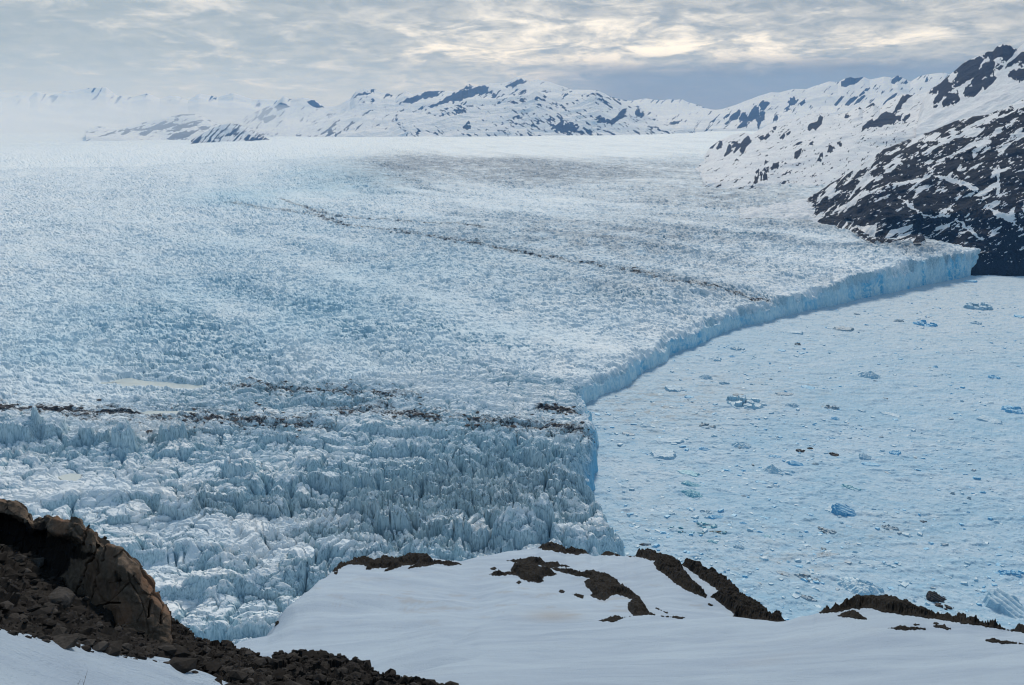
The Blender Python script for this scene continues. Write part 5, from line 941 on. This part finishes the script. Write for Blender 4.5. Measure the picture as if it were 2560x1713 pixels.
B8 = [(1350, 402, 170, 72, 'b_rib', 'deeply ribbed blue berg with tilted top', 'tilt'), (790, 466, 54, 24, 'b_blue', 'single clean blue dome block', 'mound'), (648, 432, 104, 26, 'b_blue', 'deep blue slab behind the silty cluster', 'tilt'), (430, 505, 150, 44, 'b_tealdirty', 'brown silty end of the turquoise ice cluster', 'rubble'), (590, 478, 150, 44, 'b_teal', 'turquoise centre of the silty ice cluster', 'rubble'), (670, 515, 140, 36, 'b_tealdirty', 'dark lake side end of the turquoise ice cluster', 'rubble'), (540, 520, 120, 26, 'b_tealdirty', 'front edge of the silty turquoise cluster', 'rubble'),
      (250, 582, 84, 22, 'b_dirty', 'dark blue black lump close to the knoll crest', 'mound'), (1435, 822, 280, 124, 'b_white', 'big white domed berg with curved blue undercut', 'mound'), (1860, 885, 120, 62, 'b_black', 'brown black dirt covered berg by the heath crest', 'tilt'), (1900, 930, 110, 40, 'b_black', 'broken black debris in front of the dirt covered berg', 'rubble'), (2015, 925, 26, 20, 'b_dirty', 'single small dark block beside the black debris', 'block'),
      (2240, 925, 240, 140, 'b_pale', 'largest tilted blue grey berg at the lower lake edge', 'tilt'), (2260, 745, 140, 46, 'b_blue', 'jagged blue berg group at the picture edge', 'rubble'), (1240, 642, 190, 30, 'b_grey', 'long striped dirty slab lying aslant', 'slab'), (1235, 606, 36, 18, 'b_dirty', 'dark chip beyond the striped slab', 'slab'), (1150, 770, 140, 50, 'b_grey', 'grey jagged rubble berg below the striped slab', 'rubble'), (1010, 742, 90, 30, 'b_grey', 'flat grey plate beside the jagged rubble berg', 'slab'),
      (2060, 988, 190, 40, 'b_pale', 'low blue grey floe right behind the heath crest', 'slab'), (1785, 455, 40, 26, 'b_dirty', 'reddish brown dirt patch on a thin floe', 'rubble'), (812, 862, 40, 26, 'b_blue', 'small clear blue block low in the lake', 'block'), (1600, 490, 120, 34, 'b_grey', 'brownish streaked floe beyond the ribbed berg', 'rubble'), (1150, 880, 120, 34, 'b_grey', 'brown tinted rubble near the outer rock rib', 'rubble'), (1500, 690, 170, 36, 'b_pale', 'pale broken plate above the big domed berg', 'slab'), (1410, 655, 70, 34, 'b_pale', 'pale square block above the broken plate', 'block'), (770, 595, 80, 40, 'b_pale', 'pale jagged block below the clean blue dome', 'mound'),
      (1255, 510, 130, 40, 'b_grey', 'sandy tinted rubble below the ribbed berg', 'rubble'), (1840, 425, 80, 18, 'b_pale', 'pale bar floe beside the reddish dirt patch', 'slab'), (500, 385, 60, 20, 'b_blue', 'blue bar floe behind the deep blue slab', 'slab'), (590, 402, 100, 26, 'b_pale', 'pale rubble behind the deep blue slab', 'rubble'), (180, 482, 70, 22, 'b_blue', 'blue grey floe nearest the glacier foot', 'block'), (90, 508, 36, 18, 'b_blue', 'small vivid blue block touching the glacier foot', 'block'), (620, 565, 80, 24, 'b_teal', 'teal lump in front of the silty cluster', 'mound'), (925, 540, 50, 26, 'b_teal', 'small turquoise lump right of the silty cluster', 'block'), (830, 448, 60, 14, 'b_pale', 'pale sliver behind the clean blue dome', 'slab')]
for i, b in enumerate(B7): berg(*A7(b[0], b[1]), b[2] / 2.0207, b[3] / 2.0207, b[4], b[5], b[6], yaw=rng.uniform(-0.35, 0.35), seed=i + 1)
for i, b in enumerate(B8): berg(*A8(b[0], b[1]), b[2] / 2.2113, b[3] / 2.2113, b[4], b[5], b[6], yaw=(0.5 if 'aslant' in b[5] else rng.uniform(-0.35, 0.35)), seed=i + 80)
CUBE = np.array([[x, y, z] for z in (0, 1) for y in (-1, 1) for x in (-1, 1)], float); CF = np.array([[0, 2, 3, 1], [4, 5, 7, 6], [0, 1, 5, 4], [2, 6, 7, 3], [0, 4, 6, 2], [1, 3, 7, 5]])
def scatter(name, pts, sizes, mat, label, cat, flat=0.6):
    n = len(pts); V = CUBE[None] * np.ones((n, 1, 1)); V = V + rng.uniform(-0.35, 0.35, V.shape); V[:, 4:, :2] *= rng.uniform(0.4, 0.95, (n, 1, 1))
    V = V * (sizes[:, None, None] * np.stack([rng.uniform(0.6, 1.6, n), rng.uniform(0.5, 1.1, n), rng.uniform(0.3, 1.0, n) * flat], -1)[:, None])
    a = rng.uniform(-0.9, 0.9, n); c, s = np.cos(a)[:, None], np.sin(a)[:, None]
    V = np.stack([V[..., 0] * c - V[..., 1] * s, V[..., 0] * s + V[..., 1] * c, V[..., 2]], -1) + pts[:, None]
    F = (CF[None] + 8 * np.arange(n)[:, None, None]).reshape(-1, 4)
    at = dict(dark=np.zeros(n * 8)) if mat == 'debris' else {}
    return tag(link_mesh(name, V, F, M[mat], at, smooth=False), label, cat, kind='stuff')
for mat, n, lab in (('b_white', 7000, 'white brash ice blocks scattered over the frozen lake'), ('b_blue', 5200, 'small blue brash ice blocks scattered over the frozen lake'), ('b_grey', 500, 'small dirty brash ice pieces scattered over the frozen lake')):
    r_ = 600 + 2300 * rng.random(n) ** 1.3; a_ = rng.uniform(R(1), R(40), n); x, y = r_ * np.sin(a_), r_ * np.cos(a_)
    ok = sdf(x, y, gpoly) < -8; x, y = x[ok], y[ok]
    clump = fbm(x / 70, y / 50, 3, 901); ok = clump > 0.44; x, y = x[ok], y[ok]
    scatter('brash_ice', np.stack([x, y, 0.6 + 0 * x], -1), 0.9 + 2.8 * rng.random(len(x)) ** 3, mat, lab, 'brash ice', 0.8)

def gsurf(x, y):
    r, a = np.hypot(x, y), np.arctan2(x, y); i = np.clip(np.searchsorted(r_g, r), 0, len(r_g) - 1); j = np.clip(np.searchsorted(az_g, a), 0, len(az_g) - 1)
    return gz[i, j]
pts = []
for line, n, wd in ((moraine_main, 420, 16), (band_a, 420, 9), (band_b, 300, 14), (band_c, 240, 16), (band_d, 560, 15), (band_e, 220, 12), (moraine_side, 60, 20), (band_b, 160, 50), (band_a, 170, 45), (band_d, 200, 45), (band_c, 110, 45), (moraine_main, 120, 40)):
    L = np.asarray(line); k = rng.random(n) * (len(L) - 1); i = k.astype(int); f = (k - i)[:, None]
    clus = fbm(k / 2.5, 0 * k, 2, int(n)) > 0.50
    pts.append((L[i] * (1 - f) + L[i + 1] * f + rng.normal(0, wd, (n, 2)))[clus])
pts = np.vstack(pts); ok = sdf(pts[:, 0], pts[:, 1], gpoly) > 3; pts = pts[ok]
rr_ = np.hypot(pts[:, 0], pts[:, 1])
scatter('moraine_debris', np.c_[pts, gsurf(pts[:, 0], pts[:, 1]) - 0.3], (0.9 + 3.2 * rng.random(len(pts)) ** 2.5) * np.clip(rr_ / 1500, 0.9, 1.8), 'debris', 'dark boulders strung along the moraine bands of the glacier', 'moraine debris')

# ------------------------------------------------------------------ haze: one closed box of thin blue air
x0, x1, y0, y1, z0, z1 = -46000, 46000, -3500, 48000, -260, 2900
V = np.array([[x, y, z] for z in (z0, z1) for y in (y0, y1) for x in (x0, x1)], float)
m = bpy.data.materials.new('haze'); m.use_nodes = True; t = NT(m.node_tree)
pv = t.node('ShaderNodeVolumePrincipled'); pv.inputs['Color'].default_value = (0.17, 0.47, 1.0, 1); pv.inputs['Absorption Color'].default_value = (1, 1, 1, 1)
pv.inputs['Density'].default_value = 1.8e-5; pv.inputs['Anisotropy'].default_value = 0.0
oo = t.node('ShaderNodeOutputMaterial'); t.l.new(pv.outputs[0], oo.inputs['Volume'])
try: m.cycles.homogeneous_volume = True
except Exception: pass
tag(link_mesh('haze', V, CF, m, smooth=False), 'thin blue haze filling the air of the valley', 'haze', kind='stuff')

V = ICO3[0] * np.array([17500, 9500, 950]) + np.array([-20500, 22500, 480])
m = bpy.data.materials.new('mist'); m.use_nodes = True; t = NT(m.node_tree)
pv = t.node('ShaderNodeVolumePrincipled'); pv.inputs['Color'].default_value = (0.92, 0.96, 1.0, 1); pv.inputs['Absorption Color'].default_value = (1, 1, 1, 1)
pv.inputs['Density'].default_value = 9.0e-5
oo = t.node('ShaderNodeOutputMaterial'); t.l.new(pv.outputs[0], oo.inputs['Volume'])
try: m.cycles.homogeneous_volume = True
except Exception: pass
tag(link_mesh('mist', V, ICO3[1], m), 'pale mist bank hiding the farthest snow range', 'mist', kind='stuff')
